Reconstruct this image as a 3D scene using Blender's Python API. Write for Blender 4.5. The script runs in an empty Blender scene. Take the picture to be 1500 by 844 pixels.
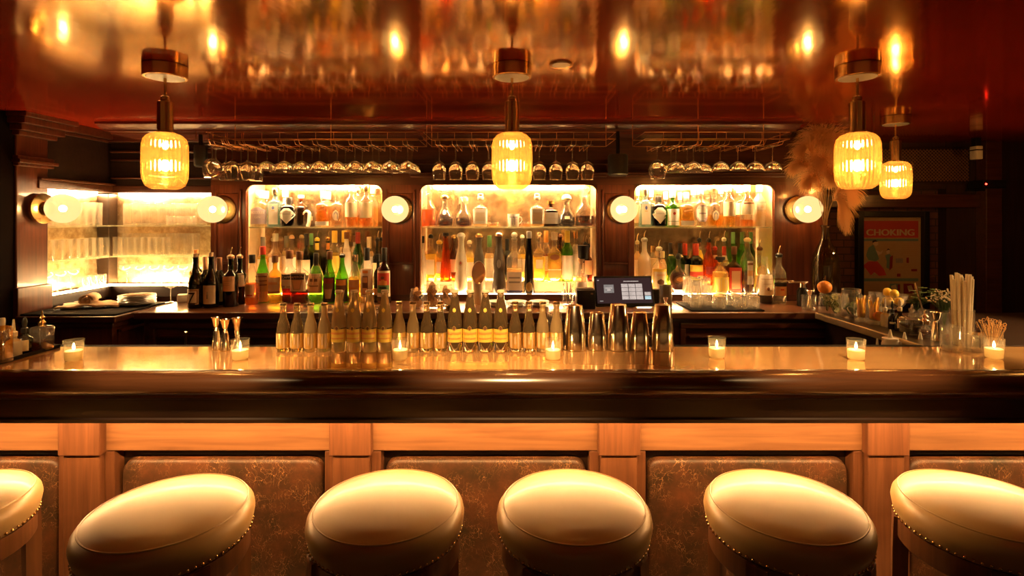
import bpy, bmesh, math, random
from mathutils import Vector, Matrix
random.seed(7)
PI = math.pi
F, CX, CY, H = 780.0, 750.0, 320.0, 1.58          # focal length (px), principal point, eye height
C = bpy.context.scene.collection
def X(px, Y): return (px - CX) / F * Y
def Z(py, Y): return H - (py - CY) / F * Y
ORD = ['first','second','third','fourth','fifth','sixth','seventh','eighth','ninth','tenth','eleventh','twelfth','thirteenth','fourteenth','fifteenth','sixteenth','seventeenth','eighteenth']
def ordl(i, n, side='left'):
    if i == 0: return 'leftmost' if side == 'left' else 'rightmost'
    if i == n - 1: return 'rightmost' if side == 'left' else 'leftmost'
    return ORD[i] + ' from ' + side

# ------------------------------------------------------------------ materials
MATS = {}
def mat(key, build):
    if key not in MATS:
        m = bpy.data.materials.new(key); m.use_nodes = True
        nt = m.node_tree; nt.nodes.clear()
        out = nt.nodes.new('ShaderNodeOutputMaterial')
        build(nt, out); MATS[key] = m
    return MATS[key]
def L(nt, a, b): nt.links.new(a, b)
def principled(nt, out, col, rough=.5, metal=0, coat=0, spec=.5, ior=1.5):
    p = nt.nodes.new('ShaderNodeBsdfPrincipled')
    p.inputs['Base Color'].default_value = (*col, 1); p.inputs['Roughness'].default_value = rough
    p.inputs['Metallic'].default_value = metal; p.inputs['Coat Weight'].default_value = coat
    p.inputs['Coat Roughness'].default_value = .08
    p.inputs['Specular IOR Level'].default_value = spec; p.inputs['IOR'].default_value = ior
    L(nt, p.outputs[0], out.inputs[0]); return p
def plain(key, col, rough=.5, metal=0, coat=0, vary=.12, scale=30, spec=.5):
    def b(nt, out):
        p = principled(nt, out, col, rough, metal, coat, spec)
        n = nt.nodes.new('ShaderNodeTexNoise'); n.inputs['Scale'].default_value = scale
        tc = nt.nodes.new('ShaderNodeTexCoord'); L(nt, tc.outputs['Object'], n.inputs['Vector'])
        r = nt.nodes.new('ShaderNodeValToRGB')
        r.color_ramp.elements[0].color = (*[c * (1 - vary) for c in col], 1)
        r.color_ramp.elements[1].color = (*[min(1, c * (1 + vary)) for c in col], 1)
        L(nt, n.outputs['Fac'], r.inputs[0]); L(nt, r.outputs[0], p.inputs['Base Color'])
    return mat(key, b)
def wood(key, c0, c1, rough=.32, coat=.3, axis='X', scale=1.0):
    def b(nt, out):
        p = principled(nt, out, c0, rough, 0, coat)
        tc = nt.nodes.new('ShaderNodeTexCoord'); mp = nt.nodes.new('ShaderNodeMapping')
        s = {'X': (1.2, 22, 22), 'Z': (22, 22, 1.2), 'Y': (22, 1.2, 22)}[axis]
        mp.inputs['Scale'].default_value = [q * scale for q in s]
        L(nt, tc.outputs['Object'], mp.inputs['Vector'])
        n = nt.nodes.new('ShaderNodeTexNoise'); n.inputs['Scale'].default_value = 2.4
        n.inputs['Detail'].default_value = 6; n.inputs['Distortion'].default_value = .6
        L(nt, mp.outputs[0], n.inputs['Vector'])
        r = nt.nodes.new('ShaderNodeValToRGB')
        r.color_ramp.elements[0].position = .3; r.color_ramp.elements[1].position = .72
        r.color_ramp.elements[0].color = (*c0, 1); r.color_ramp.elements[1].color = (*c1, 1)
        L(nt, n.outputs['Fac'], r.inputs[0]); L(nt, r.outputs[0], p.inputs['Base Color'])
        bp = nt.nodes.new('ShaderNodeBump'); bp.inputs['Strength'].default_value = .08
        L(nt, n.outputs['Fac'], bp.inputs['Height']); L(nt, bp.outputs[0], p.inputs['Normal'])
    return mat(key, b)
def glass(key, col=(.95, .94, .9), gl=.55, base=.05, rough=.03, haze=0.0, hcol=None):
    """thin glass: tinted see-through with a mirror sheen growing to the rim; haze adds frosting"""
    def b(nt, out):
        t = nt.nodes.new('ShaderNodeBsdfTransparent'); t.inputs[0].default_value = (*col, 1)
        g = nt.nodes.new('ShaderNodeBsdfGlossy'); g.inputs['Roughness'].default_value = rough
        g.inputs[0].default_value = (1, .97, .92, 1)
        lw = nt.nodes.new('ShaderNodeLayerWeight'); lw.inputs[0].default_value = .5
        pw = nt.nodes.new('ShaderNodeMath'); pw.operation = 'POWER'; pw.inputs[1].default_value = 2.6
        L(nt, lw.outputs['Facing'], pw.inputs[0])
        ma = nt.nodes.new('ShaderNodeMath'); ma.operation = 'MULTIPLY_ADD'
        ma.inputs[1].default_value = gl; ma.inputs[2].default_value = base; L(nt, pw.outputs[0], ma.inputs[0])
        mx = nt.nodes.new('ShaderNodeMixShader'); L(nt, ma.outputs[0], mx.inputs[0])
        src = t
        if haze > 0:
            hc = hcol or col
            d = nt.nodes.new('ShaderNodeBsdfDiffuse'); d.inputs[0].default_value = (*hc, 1)
            tr = nt.nodes.new('ShaderNodeBsdfTranslucent'); tr.inputs[0].default_value = (*hc, 1)
            m1 = nt.nodes.new('ShaderNodeMixShader'); m1.inputs[0].default_value = .6
            L(nt, d.outputs[0], m1.inputs[1]); L(nt, tr.outputs[0], m1.inputs[2])
            m2 = nt.nodes.new('ShaderNodeMixShader'); m2.inputs[0].default_value = haze
            L(nt, t.outputs[0], m2.inputs[1]); L(nt, m1.outputs[0], m2.inputs[2]); src = m2
        L(nt, src.outputs[0], mx.inputs[1]); L(nt, g.outputs[0], mx.inputs[2]); L(nt, mx.outputs[0], out.inputs[0])
    return mat(key, b)
def solidglass(key, colr=(1, .97, .92), rough=.0, haze=0.0, hcol=(1, .9, .75), ior=1.45):
    def b(nt, out):
        g = nt.nodes.new('ShaderNodeBsdfGlass'); g.inputs['Color'].default_value = (*colr, 1); g.inputs['Roughness'].default_value = rough; g.inputs['IOR'].default_value = ior
        d = nt.nodes.new('ShaderNodeBsdfDiffuse'); d.inputs[0].default_value = (*hcol, 1)
        tr = nt.nodes.new('ShaderNodeBsdfTranslucent'); tr.inputs[0].default_value = (*hcol, 1)
        m1 = nt.nodes.new('ShaderNodeMixShader'); m1.inputs[0].default_value = .5; L(nt, d.outputs[0], m1.inputs[1]); L(nt, tr.outputs[0], m1.inputs[2])
        m2 = nt.nodes.new('ShaderNodeMixShader'); m2.inputs[0].default_value = haze; L(nt, g.outputs[0], m2.inputs[1]); L(nt, m1.outputs[0], m2.inputs[2]); L(nt, m2.outputs[0], out.inputs[0])
    return mat(key, b)
def emit(key, col, s):
    def b(nt, out):
        e = nt.nodes.new('ShaderNodeEmission'); e.inputs[0].default_value = (*col, 1); e.inputs[1].default_value = s
        L(nt, e.outputs[0], out.inputs[0])
    return mat(key, b)
def col(key, c, rough=.55, metal=0): return plain(key, c, rough, metal, vary=.06)

WARM = (1.0, .60, .215)
M = {}
M['mahogany'] = wood('mahogany wood', (.062, .014, .006), (.145, .036, .013), .3, .35, 'Z')
M['mahogany_x'] = wood('mahogany wood long grain', (.045, .012, .006), (.10, .030, .012), .28, .4, 'X')
M['rail'] = wood('lightened rail wood', (.17, .072, .028), (.29, .135, .055), .42, .1, 'X', .8)  # same wood as the bar, lightened to stand for strong strip light
M['post'] = wood('lighter post wood', (.11, .040, .016), (.19, .075, .030), .42, .1, 'Z')  # lighter than the mahogany, darker than the rail
M['dark'] = wood('near black stained wood', (.014, .007, .004), (.032, .014, .008), .35, .25, 'X')
M['black'] = plain('black plastic', (.010, .008, .007), .35, spec=.25)
M['rubber'] = plain('black rubber', (.012, .009, .007), .75, spec=.12)
M['steel'] = plain('brushed steel', (.84, .70, .52), .17, 1, vary=.05)
M['brass'] = plain('aged brass', (.62, .40, .16), .24, 1, vary=.1)
M['copperwire'] = plain('copper wire', (.70, .33, .13), .3, 1)
M['white'] = plain('white ceramic', (.82, .76, .66), .35)
M['paper'] = plain('cream paper', (.78, .68, .50), .7)
M['cloth'] = plain('tan cotton cloth', (.66, .46, .28), .9)
M['clear'] = glass('clear glass', (.95, .93, .88), .75, .075, .03, .045, (1, .93, .8))
M['crystal'] = glass('cut crystal glass', (.93, .92, .88), .8, .12, .05, .09, (1, .93, .8))
M['shelfglass'] = glass('shelf glass', (.88, .92, .84), .6, .06, .03, .25, (1, .93, .68))
M['stem'] = solidglass('stemware glass', haze=.05)
M['alcove'] = glass('lit shelf glassware', (.95, .93, .88), .8, .10, .03, .17, (1, .93, .8))
M['alcove2'] = glass('ribbed bar glassware', (.95, .93, .88), .85, .14, .04, .24, (1, .92, .78))
M['plastic'] = glass('milky plastic', (.9, .85, .75), .2, .04, .3, .75, (.85, .78, .62))
M['led'] = emit('warm led', (1, .62, .26), 50)
M['led_niche'] = emit('niche led', (1, .64, .30), 95)
M['led_soft'] = emit('soft led', (1, .62, .28), 24)
M['led_mid'] = emit('alcove led', (1, .62, .28), 46)
M['led_low'] = emit('riser led', (1, .62, .28), 46)
M['led_bar'] = emit('bar underside led', (1, .53, .19), 42)
M['bulb'] = emit('hot bulb', (1, .60, .23), 150)
M['bulb_pendant'] = emit('pendant bulb', (1, .56, .19), 120)
M['flame'] = emit('candle flame', (1, .60, .2), 60)

def m_ceiling(nt, out):
    p = principled(nt, out, (.25, .015, .004), .10, 0, 0, 1, 2.7); p.inputs['Specular Tint'].default_value = (1, .76, .46, 1)
    tc = nt.nodes.new('ShaderNodeTexCoord'); mp = nt.nodes.new('ShaderNodeMapping'); mp.inputs['Scale'].default_value = (3.2, 1.2, 1)
    L(nt, tc.outputs['Object'], mp.inputs[0])
    n = nt.nodes.new('ShaderNodeTexNoise'); n.inputs['Scale'].default_value = 2.2; n.inputs['Detail'].default_value = 4
    L(nt, mp.outputs[0], n.inputs['Vector'])
    b = nt.nodes.new('ShaderNodeBump'); b.inputs['Strength'].default_value = .05; b.inputs['Distance'].default_value = .02
    L(nt, n.outputs[0], b.inputs['Height']); L(nt, b.outputs[0], p.inputs['Normal'])
M['ceiling'] = mat('red lacquer ceiling', m_ceiling)
def m_bartop(nt, out):
    p = principled(nt, out, (.75, .40, .14), .1, .5, .5)
    tc = nt.nodes.new('ShaderNodeTexCoord'); mp = nt.nodes.new('ShaderNodeMapping'); mp.inputs['Scale'].default_value = (1.5, 6, 1)
    L(nt, tc.outputs['Object'], mp.inputs[0])
    n = nt.nodes.new('ShaderNodeTexNoise'); n.inputs['Scale'].default_value = 2; n.inputs['Detail'].default_value = 8
    L(nt, mp.outputs[0], n.inputs['Vector'])
    r = nt.nodes.new('ShaderNodeValToRGB'); r.color_ramp.elements[0].color = (.74, .38, .13, 1); r.color_ramp.elements[1].color = (.98, .60, .26, 1)
    L(nt, n.outputs[0], r.inputs[0]); L(nt, r.outputs[0], p.inputs['Base Color'])
    r2 = nt.nodes.new('ShaderNodeMapRange'); r2.inputs[3].default_value = .04; r2.inputs[4].default_value = .13
    L(nt, n.outputs[0], r2.inputs[0]); L(nt, r2.outputs[0], p.inputs['Roughness'])
M['bartop'] = mat('polished copper bar top', m_bartop)
def m_mirror(nt, out):
    p = principled(nt, out, (.8, .62, .38), .12, .8)
    tc = nt.nodes.new('ShaderNodeTexCoord')
    n = nt.nodes.new('ShaderNodeTexNoise'); n.inputs['Scale'].default_value = 14; n.inputs['Detail'].default_value = 7
    n.inputs['Roughness'].default_value = .7
    L(nt, tc.outputs['Object'], n.inputs['Vector'])
    r = nt.nodes.new('ShaderNodeValToRGB'); r.color_ramp.elements[0].position = .36; r.color_ramp.elements[1].position = .6
    r.color_ramp.elements[0].color = (.14, .08, .035, 1); r.color_ramp.elements[1].color = (.46, .31, .16, 1)
    L(nt, n.outputs[0], r.inputs[0]); L(nt, r.outputs[0], p.inputs['Base Color'])
    r2 = nt.nodes.new('ShaderNodeMapRange'); r2.inputs[3].default_value = .30; r2.inputs[4].default_value = .06
    L(nt, n.outputs[0], r2.inputs[0]); L(nt, r2.outputs[0], p.inputs['Roughness'])
M['mirror'] = mat('antique mottled mirror', m_mirror)
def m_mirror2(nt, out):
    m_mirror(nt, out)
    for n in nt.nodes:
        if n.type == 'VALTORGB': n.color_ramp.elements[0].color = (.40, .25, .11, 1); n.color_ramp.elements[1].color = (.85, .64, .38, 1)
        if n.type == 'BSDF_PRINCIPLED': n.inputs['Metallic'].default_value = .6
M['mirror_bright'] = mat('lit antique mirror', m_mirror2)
def m_leather(nt, out):
    p = principled(nt, out, (.2, .1, .05), .45)
    tc = nt.nodes.new('ShaderNodeTexCoord')
    n = nt.nodes.new('ShaderNodeTexNoise'); n.inputs['Scale'].default_value = 7; n.inputs['Detail'].default_value = 9; n.inputs['Roughness'].default_value = .7
    L(nt, tc.outputs['Object'], n.inputs['Vector'])
    r = nt.nodes.new('ShaderNodeValToRGB'); e = r.color_ramp.elements
    e[0].position = .3; e[0].color = (.026, .020, .009, 1); e[1].position = .75; e[1].color = (.17, .058, .022, 1)
    k = r.color_ramp.elements.new(.5); k.color = (.075, .032, .014, 1)
    L(nt, n.outputs[0], r.inputs[0])
    mp = nt.nodes.new('ShaderNodeMapping'); L(nt, tc.outputs['Object'], mp.inputs[0]); mp.inputs['Scale'].default_value = (1, 1, .7)
    n3 = nt.nodes.new('ShaderNodeTexNoise'); n3.inputs['Scale'].default_value = 9; n3.inputs['Detail'].default_value = 5; L(nt, mp.outputs[0], n3.inputs['Vector'])
    ad = nt.nodes.new('ShaderNodeMixRGB'); ad.inputs[0].default_value = .35; L(nt, mp.outputs[0], ad.inputs[1]); L(nt, n3.outputs['Color'], ad.inputs[2])
    v = nt.nodes.new('ShaderNodeTexVoronoi'); v.feature = 'DISTANCE_TO_EDGE'; v.inputs['Scale'].default_value = 34
    L(nt, ad.outputs[0], v.inputs['Vector'])
    lt = nt.nodes.new('ShaderNodeMapRange'); lt.inputs[1].default_value = .0; lt.inputs[2].default_value = .035; lt.inputs[3].default_value = 1; lt.inputs[4].default_value = 0
    L(nt, v.outputs['Distance'], lt.inputs[0])
    n2 = nt.nodes.new('ShaderNodeTexNoise'); n2.inputs['Scale'].default_value = 12; L(nt, tc.outputs['Object'], n2.inputs['Vector'])
    gt = nt.nodes.new('ShaderNodeMapRange'); gt.inputs[1].default_value = .42; gt.inputs[2].default_value = .6; L(nt, n2.outputs[0], gt.inputs[0])
    mu = nt.nodes.new('ShaderNodeMath'); mu.operation = 'MULTIPLY'; L(nt, lt.outputs[0], mu.inputs[0]); L(nt, gt.outputs[0], mu.inputs[1])
    mx = nt.nodes.new('ShaderNodeMixRGB'); L(nt, mu.outputs[0], mx.inputs[0]); L(nt, r.outputs[0], mx.inputs[1]); mx.inputs[2].default_value = (.36, .19, .08, 1)
    L(nt, mx.outputs[0], p.inputs['Base Color'])
    b = nt.nodes.new('ShaderNodeBump'); b.inputs['Strength'].default_value = .25; L(nt, n.outputs[0], b.inputs['Height']); L(nt, b.outputs[0], p.inputs['Normal'])
M['panel_leather'] = mat('cracked brown leather', m_leather)
def m_seat(nt, out):
    p = principled(nt, out, (.42, .285, .125), .40, 0, .06)
    tc = nt.nodes.new('ShaderNodeTexCoord')
    n = nt.nodes.new('ShaderNodeTexNoise'); n.inputs['Scale'].default_value = 160; n.inputs['Detail'].default_value = 3; L(nt, tc.outputs['Object'], n.inputs['Vector'])
    b = nt.nodes.new('ShaderNodeBump'); b.inputs['Strength'].default_value = .06; L(nt, n.outputs[0], b.inputs['Height']); L(nt, b.outputs[0], p.inputs['Normal'])
M['seat'] = mat('olive tan seat leather', m_seat)
def m_brick(nt, out):
    p = principled(nt, out, (.1, .04, .02), .85)
    tc = nt.nodes.new('ShaderNodeTexCoord'); mp = nt.nodes.new('ShaderNodeMapping'); mp.inputs['Rotation'].default_value = (PI / 2, 0, 0)
    L(nt, tc.outputs['Object'], mp.inputs[0])
    br = nt.nodes.new('ShaderNodeTexBrick'); br.inputs['Scale'].default_value = 4.6
    br.inputs[1].default_value = (.15, .055, .03, 1); br.inputs[2].default_value = (.09, .033, .02, 1); br.inputs[3].default_value = (.035, .02, .014, 1)
    L(nt, mp.outputs[0], br.inputs[0]); L(nt, br.outputs[0], p.inputs['Base Color'])
    b = nt.nodes.new('ShaderNodeBump'); b.inputs['Strength'].default_value = .5; L(nt, br.outputs['Fac'], b.inputs['Height']); b.invert = True
    L(nt, b.outputs[0], p.inputs['Normal'])
M['brick'] = mat('dark old brick', m_brick)
def m_globe(nt, out):
    t = nt.nodes.new('ShaderNodeBsdfTransparent'); t.inputs[0].default_value = (1, .9, .7, 1)
    e = nt.nodes.new('ShaderNodeEmission'); e.inputs[0].default_value = (1, .64, .25, 1); e.inputs[1].default_value = .29
    mx = nt.nodes.new('ShaderNodeMixShader'); mx.inputs[0].default_value = .78
    L(nt, t.outputs[0], mx.inputs[1]); L(nt, e.outputs[0], mx.inputs[2]); L(nt, mx.outputs[0], out.inputs[0])
M['globe'] = mat('lit opal globe glass', m_globe)
def m_shade(nt, out):
    g = nt.nodes.new('ShaderNodeBsdfGlass'); g.inputs['Color'].default_value = (1, .80, .50, 1); g.inputs['Roughness'].default_value = .03; g.inputs['IOR'].default_value = 1.45
    t = nt.nodes.new('ShaderNodeBsdfTransparent'); t.inputs[0].default_value = (1, .88, .68, 1)
    tr = nt.nodes.new('ShaderNodeBsdfTranslucent'); tr.inputs[0].default_value = (1, .60, .22, 1)
    m1 = nt.nodes.new('ShaderNodeMixShader'); m1.inputs[0].default_value = .45; L(nt, t.outputs[0], m1.inputs[1]); L(nt, g.outputs[0], m1.inputs[2])
    m2 = nt.nodes.new('ShaderNodeMixShader'); m2.inputs[0].default_value = .045; L(nt, m1.outputs[0], m2.inputs[1]); L(nt, tr.outputs[0], m2.inputs[2]); L(nt, m2.outputs[0], out.inputs[0])
M['shade'] = mat('ribbed amber shade glass', m_shade)
M['wax'] = glass('candle wax', (.9, .75, .5), .05, .02, .3, .9, (.95, .85, .62))

# ------------------------------------------------------------------ mesh helpers
def finish(name, bm, m, parent=None, loc=(0, 0, 0), rot=(0, 0, 0), smooth=40):
    me = bpy.data.meshes.new(name); bm.to_mesh(me); bm.free()
    for k in (m if isinstance(m, (list, tuple)) else [m]): me.materials.append(k)
    if smooth:
        me.polygons.foreach_set('use_smooth', [True] * len(me.polygons))
        me.set_sharp_from_angle(angle=math.radians(smooth))
    o = bpy.data.objects.new(name, me); C.objects.link(o)
    o.location = loc; o.rotation_euler = rot
    if parent: o.parent = parent
    return o
def tag(o, label, cat, group=None, kind=None):
    o['label'] = label; o['category'] = cat
    if group: o['group'] = group
    if kind: o['kind'] = kind
    return o
def struct(o): o['kind'] = 'structure'; return o
def thing(name, label, cat, loc=(0, 0, 0), group=None, rz=0):
    o = bpy.data.objects.new(name, None); o.empty_display_size = .05; C.objects.link(o)
    o.location = loc; o.rotation_euler = (0, 0, rz)
    return tag(o, label, cat, group)
def copy_tree(o, loc, label=None, group=None, rz=None):
    c = o.copy(); C.objects.link(c); c.location = loc
    if rz is not None: c.rotation_euler = (0, 0, rz)
    if label: c['label'] = label
    if group: c['group'] = group
    def rec(src, dst):
        for ch in list(src.children):
            d = ch.copy(); C.objects.link(d); d.parent = dst; rec(ch, d)
    rec(o, c); return c
def box(bm, x0, x1, y0, y1, z0, z1, bev=0, mi=0):
    g = bmesh.ops.create_cube(bm, size=1)
    vs = g['verts']
    for v in vs:
        v.co = Vector(((x0 + x1) / 2 + v.co.x * (x1 - x0), (y0 + y1) / 2 + v.co.y * (y1 - y0), (z0 + z1) / 2 + v.co.z * (z1 - z0)))
    fs = set(f for v in vs for f in v.link_faces)
    for f in fs: f.material_index = mi
    if bev > 0:
        es = list(set(e for v in vs for e in v.link_edges))
        r = bmesh.ops.bevel(bm, geom=es, offset=bev, segments=2, profile=.5, affect='EDGES')
        for f in r['faces']: f.material_index = mi
    return bm
def B(x0, x1, y0, y1, z0, z1, bev=0):
    return box(bmesh.new(), x0, x1, y0, y1, z0, z1, bev)
def ringpt(r, a, sq=0, dy=1.0, e=7):
    c, s = math.cos(a), math.sin(a)
    k = 1 / ((abs(c) ** e + abs(s) ** e) ** (1 / e))
    q = r * (1 + (k - 1) * sq)
    return q * c, q * s * dy
def lathe(bm, prof, seg=24, dy=1.0, cap0=True, cap1=True, org=(0, 0, 0), mi=0, ribs=0, ribd=0):
    """prof: (r, z[, squareness]) from bottom to top"""
    rings = []
    for p in prof:
        r, z = p[0], p[1]; sq = p[2] if len(p) > 2 else 0
        ring = []
        for i in range(seg):
            a = 2 * PI * i / seg
            rr = r * (1 + (p[3] if len(p) > 3 else ribd) * math.cos(ribs * a)) if ribs else r
            x, y = ringpt(rr, a, sq, dy)
            ring.append(bm.verts.new((org[0] + x, org[1] + y, org[2] + z)))
        rings.append(ring)
    for a, b in zip(rings, rings[1:]):
        for i in range(seg):
            j = (i + 1) % seg
            f = bm.faces.new((a[i], a[j], b[j], b[i])); f.material_index = mi
    if cap0: bm.faces.new(list(reversed(rings[0]))).material_index = mi
    if cap1: bm.faces.new(rings[-1]).material_index = mi
    return bm
def LA(prof, **k): return lathe(bmesh.new(), prof, **k)
def tube(bm, pts, r, seg=6, r1=None, mi=0, closed=False):
    pts = [Vector(p) for p in pts]; n = len(pts); rings = []
    for i, p in enumerate(pts):
        if closed: d = pts[(i + 1) % n] - pts[i - 1]
        else: d = pts[min(i + 1, n - 1)] - pts[max(i - 1, 0)]
        if d.length < 1e-9: d = Vector((0, 0, 1))
        d.normalize()
        u = d.orthogonal() if i == 0 else (uprev - d * uprev.dot(d))
        if u.length < 1e-6: u = d.orthogonal()
        u.normalize(); uprev = u; w = d.cross(u)
        rr = r if r1 is None else r + (r1 - r) * i / (n - 1)
        rings.append([bm.verts.new(p + (u * math.cos(2 * PI * k / seg) + w * math.sin(2 * PI * k / seg)) * rr) for k in range(seg)])
    for a, b in (zip(rings, rings[1:] + rings[:1]) if closed else zip(rings, rings[1:])):
        for k in range(seg):
            j = (k + 1) % seg
            bm.faces.new((a[k], a[j], b[j], b[k])).material_index = mi
    if not closed:
        bm.faces.new(list(reversed(rings[0]))).material_index = mi; bm.faces.new(rings[-1]).material_index = mi
    return bm
def sphere(bm, c, r, sc=(1, 1, 1), u=16, v=10, mi=0):
    g = bmesh.ops.create_uvsphere(bm, u_segments=u, v_segments=v, radius=r)
    for vv in g['verts']: vv.co = Vector((c[0] + vv.co.x * sc[0], c[1] + vv.co.y * sc[1], c[2] + vv.co.z * sc[2]))
    for f in set(f for vv in g['verts'] for f in vv.link_faces): f.material_index = mi
    return bm
def extrude_x(bm, prof, x0, x1, mi=0):
    """closed (y, z) outline swept along x"""
    a = [bm.verts.new((x0, y, z)) for y, z in prof]; b = [bm.verts.new((x1, y, z)) for y, z in prof]
    n = len(prof)
    for i in range(n):
        j = (i + 1) % n; bm.faces.new((a[i], b[i], b[j], a[j])).material_index = mi
    bm.faces.new(list(reversed(b))).material_index = mi; bm.faces.new(a).material_index = mi
    bmesh.ops.recalc_face_normals(bm, faces=bm.faces[:])
    return bm
def poly_prism(bm, pts, y0, y1, mi=0):
    """(x, z) outline given thickness along y"""
    a = [bm.verts.new((x, y0, z)) for x, z in pts]; b = [bm.verts.new((x, y1, z)) for x, z in pts]
    n = len(pts)
    for i in range(n):
        j = (i + 1) % n; bm.faces.new((a[i], a[j], b[j], b[i])).material_index = mi
    bm.faces.new(list(reversed(a))).material_index = mi; bm.faces.new(b).material_index = mi
    bmesh.ops.recalc_face_normals(bm, faces=bm.faces[:])
    return bm
_txt = {}
def text_tris(s):
    if s not in _txt:
        cu = bpy.data.curves.new('t', 'FONT'); cu.body = s; cu.align_x = 'CENTER'; cu.resolution_u = 3
        o = bpy.data.objects.new('t', cu); C.objects.link(o)
        bpy.context.view_layer.update()
        me = bpy.data.meshes.new_from_object(o.evaluated_get(bpy.context.evaluated_depsgraph_get()))
        b2 = bmesh.new(); b2.from_mesh(me); x0 = min(v.co.x for v in b2.verts); x1 = max(v.co.x for v in b2.verts); x = x0 + .11
        while x < x1:
            bmesh.ops.bisect_plane(b2, geom=b2.verts[:] + b2.edges[:] + b2.faces[:], plane_co=(x, 0, 0), plane_no=(1, 0, 0)); x += .11
        b2.to_mesh(me); b2.free()
        _txt[s] = ([tuple(v.co) for v in me.vertices], [tuple(p.vertices) for p in me.polygons])
        bpy.data.objects.remove(o); bpy.data.curves.remove(cu); bpy.data.meshes.remove(me)
    return _txt[s]
def text_flat(bm, s, cx, y, cz, size, mi, width=None):
    vs, fs = text_tris(s)
    if not vs: return
    w = max(v[0] for v in vs) - min(v[0] for v in vs)
    kx = size if width is None else width / w
    vv = [bm.verts.new((cx + v[0] * kx, y, cz + (v[1] - .35) * size)) for v in vs]
    for f in fs:
        try: bm.faces.new([vv[i] for i in f]).material_index = mi
        except ValueError: pass

# ------------------------------------------------------------------ bottles
SH = {  # (r / max r, z / glass height, squareness)
 'burgundy': [(.9, 0), (1, .02), (1, .42), (.97, .48), (.8, .58), (.5, .68), (.38, .76), (.34, .95), (.4, .96), (.4, 1)],
 'bordeaux': [(.92, 0), (1, .02), (1, .58), (.95, .63), (.7, .68), (.42, .72), (.36, .76), (.34, .95), (.4, .96), (.4, 1)],
 'spirit': [(.92, 0), (1, .02), (1, .60), (.93, .66), (.68, .72), (.42, .78), (.36, .84), (.36, .97), (.42, .98), (.42, 1)],
 'slope': [(.92, 0), (1, .02), (1, .5), (.9, .58), (.62, .70), (.42, .80), (.34, .88), (.34, .98), (.4, 1)],
 'square': [(.9, 0, 1), (1, .02, 1), (1, .62, 1), (.94, .66, .9), (.6, .72, .4), (.36, .76), (.34, .97), (.4, .98), (.4, 1)],
 'squat': [(.9, 0, .8), (1, .03, .8), (1, .66, .8), (.9, .73, .7), (.5, .79, .2), (.34, .83), (.32, .97), (.38, 1)],
 'bell': [(.86, 0), (.96, .03), (1, .10), (.98, .2), (.86, .32), (.74, .385), (.80, .43), (.86, .52), (.8, .62), (.62, .72), (.46, .82), (.42, .92), (.56, 1)],
 'taper': [(.92, 0), (1, .02), (.97, .12), (.86, .35), (.7, .6), (.52, .8), (.42, .92), (.4, 1)],
 'round': [(.62, 0), (.72, .02), (.95, .2), (1, .36), (.93, .52), (.66, .64), (.34, .70), (.24, .74), (.22, .97), (.27, 1)],
 'pome': [(.7, 0), (.85, .03), (1, .22), (1, .40), (.9, .55), (.62, .68), (.34, .78), (.26, .86), (.25, .98), (.3, 1)],
 'decanter': [(.72, 0), (.9, .02), (1, .12), (1, .26), (.86, .42), (.6, .55), (.4, .66), (.34, .78), (.36, .9), (.5, .98), (.52, 1)],
 'crystal': [(.85, 0, .6), (1, .03, .6), (1, .48, .6), (.9, .56, .5), (.5, .68, .2), (.4, .78), (.42, .92), (.56, 1)],
 'mixer': [(.92, 0), (1, .015), (1, .40), (.97, .48), (.82, .60), (.58, .70), (.48, .78), (.45, .93), (.5, .94), (.5, .97), (.45, 1)],
 'long': [(.92, 0), (1, .015), (1, .44), (.95, .55), (.8, .68), (.6, .80), (.48, .88), (.44, .95), (.5, .955), (.5, .98), (.45, 1)],
 'flask': [(.95, 0, .9), (1, .03, .9), (1, .78, .9), (.9, .84, .8), (.4, .88), (.3, .9), (.3, 1)],
 'dropper': [(.92, 0), (1, .02), (1, .58), (.9, .66), (.5, .72), (.42, .75), (.42, .82)],
}
def radius_at(prof, z):
    for (a, b) in zip(prof, prof[1:]):
        if a[1] <= z <= b[1]:
            t = (z - a[1]) / max(1e-9, b[1] - a[1])
            sa = a[2] if len(a) > 2 else 0; sb = b[2] if len(b) > 2 else 0
            return a[0] + (b[0] - a[0]) * t, sa + (sb - sa) * t
    return (prof[-1][0], 0)
def surf(prof, dy, u, z, off):
    """point on the bottle's front at angle u (0 = facing the room)"""
    r, sq = radius_at(prof, z)
    x, y = ringpt(r, -PI / 2 + u, sq, dy)
    n = math.hypot(x, y); k = (n + off) / n
    return (x * k, y * k, z)
def patch(bm, prof, dy, u0, u1, z0, z1, off, mi, shape='rect', nu=10, nv=6):
    rows = []
    for j in range(nv + 1):
        v = j / nv
        w = {'rect': 1, 'diamond': 1 - abs(2 * v - 1) * .98, 'oval': math.sqrt(max(.0016, 1 - (2 * v - 1) ** 2)),
             'arch': 1 if v < .7 else math.sqrt(max(.02, 1 - ((v - .7) / .3) ** 2)),
             'hex': min(1, .5 + 2 * min(v, 1 - v)), 'cup': .62 + .38 * v}[shape]
        uc, uh = (u0 + u1) / 2, (u1 - u0) / 2 * w
        rows.append([bm.verts.new(surf(prof, dy, uc + uh * (2 * i / nu - 1), z0 + (z1 - z0) * v, off)) for i in range(nu + 1)])
    for a, b in zip(rows, rows[1:]):
        for i in range(nu): bm.faces.new((a[i], a[i + 1], b[i + 1], b[i])).material_index = mi
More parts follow.
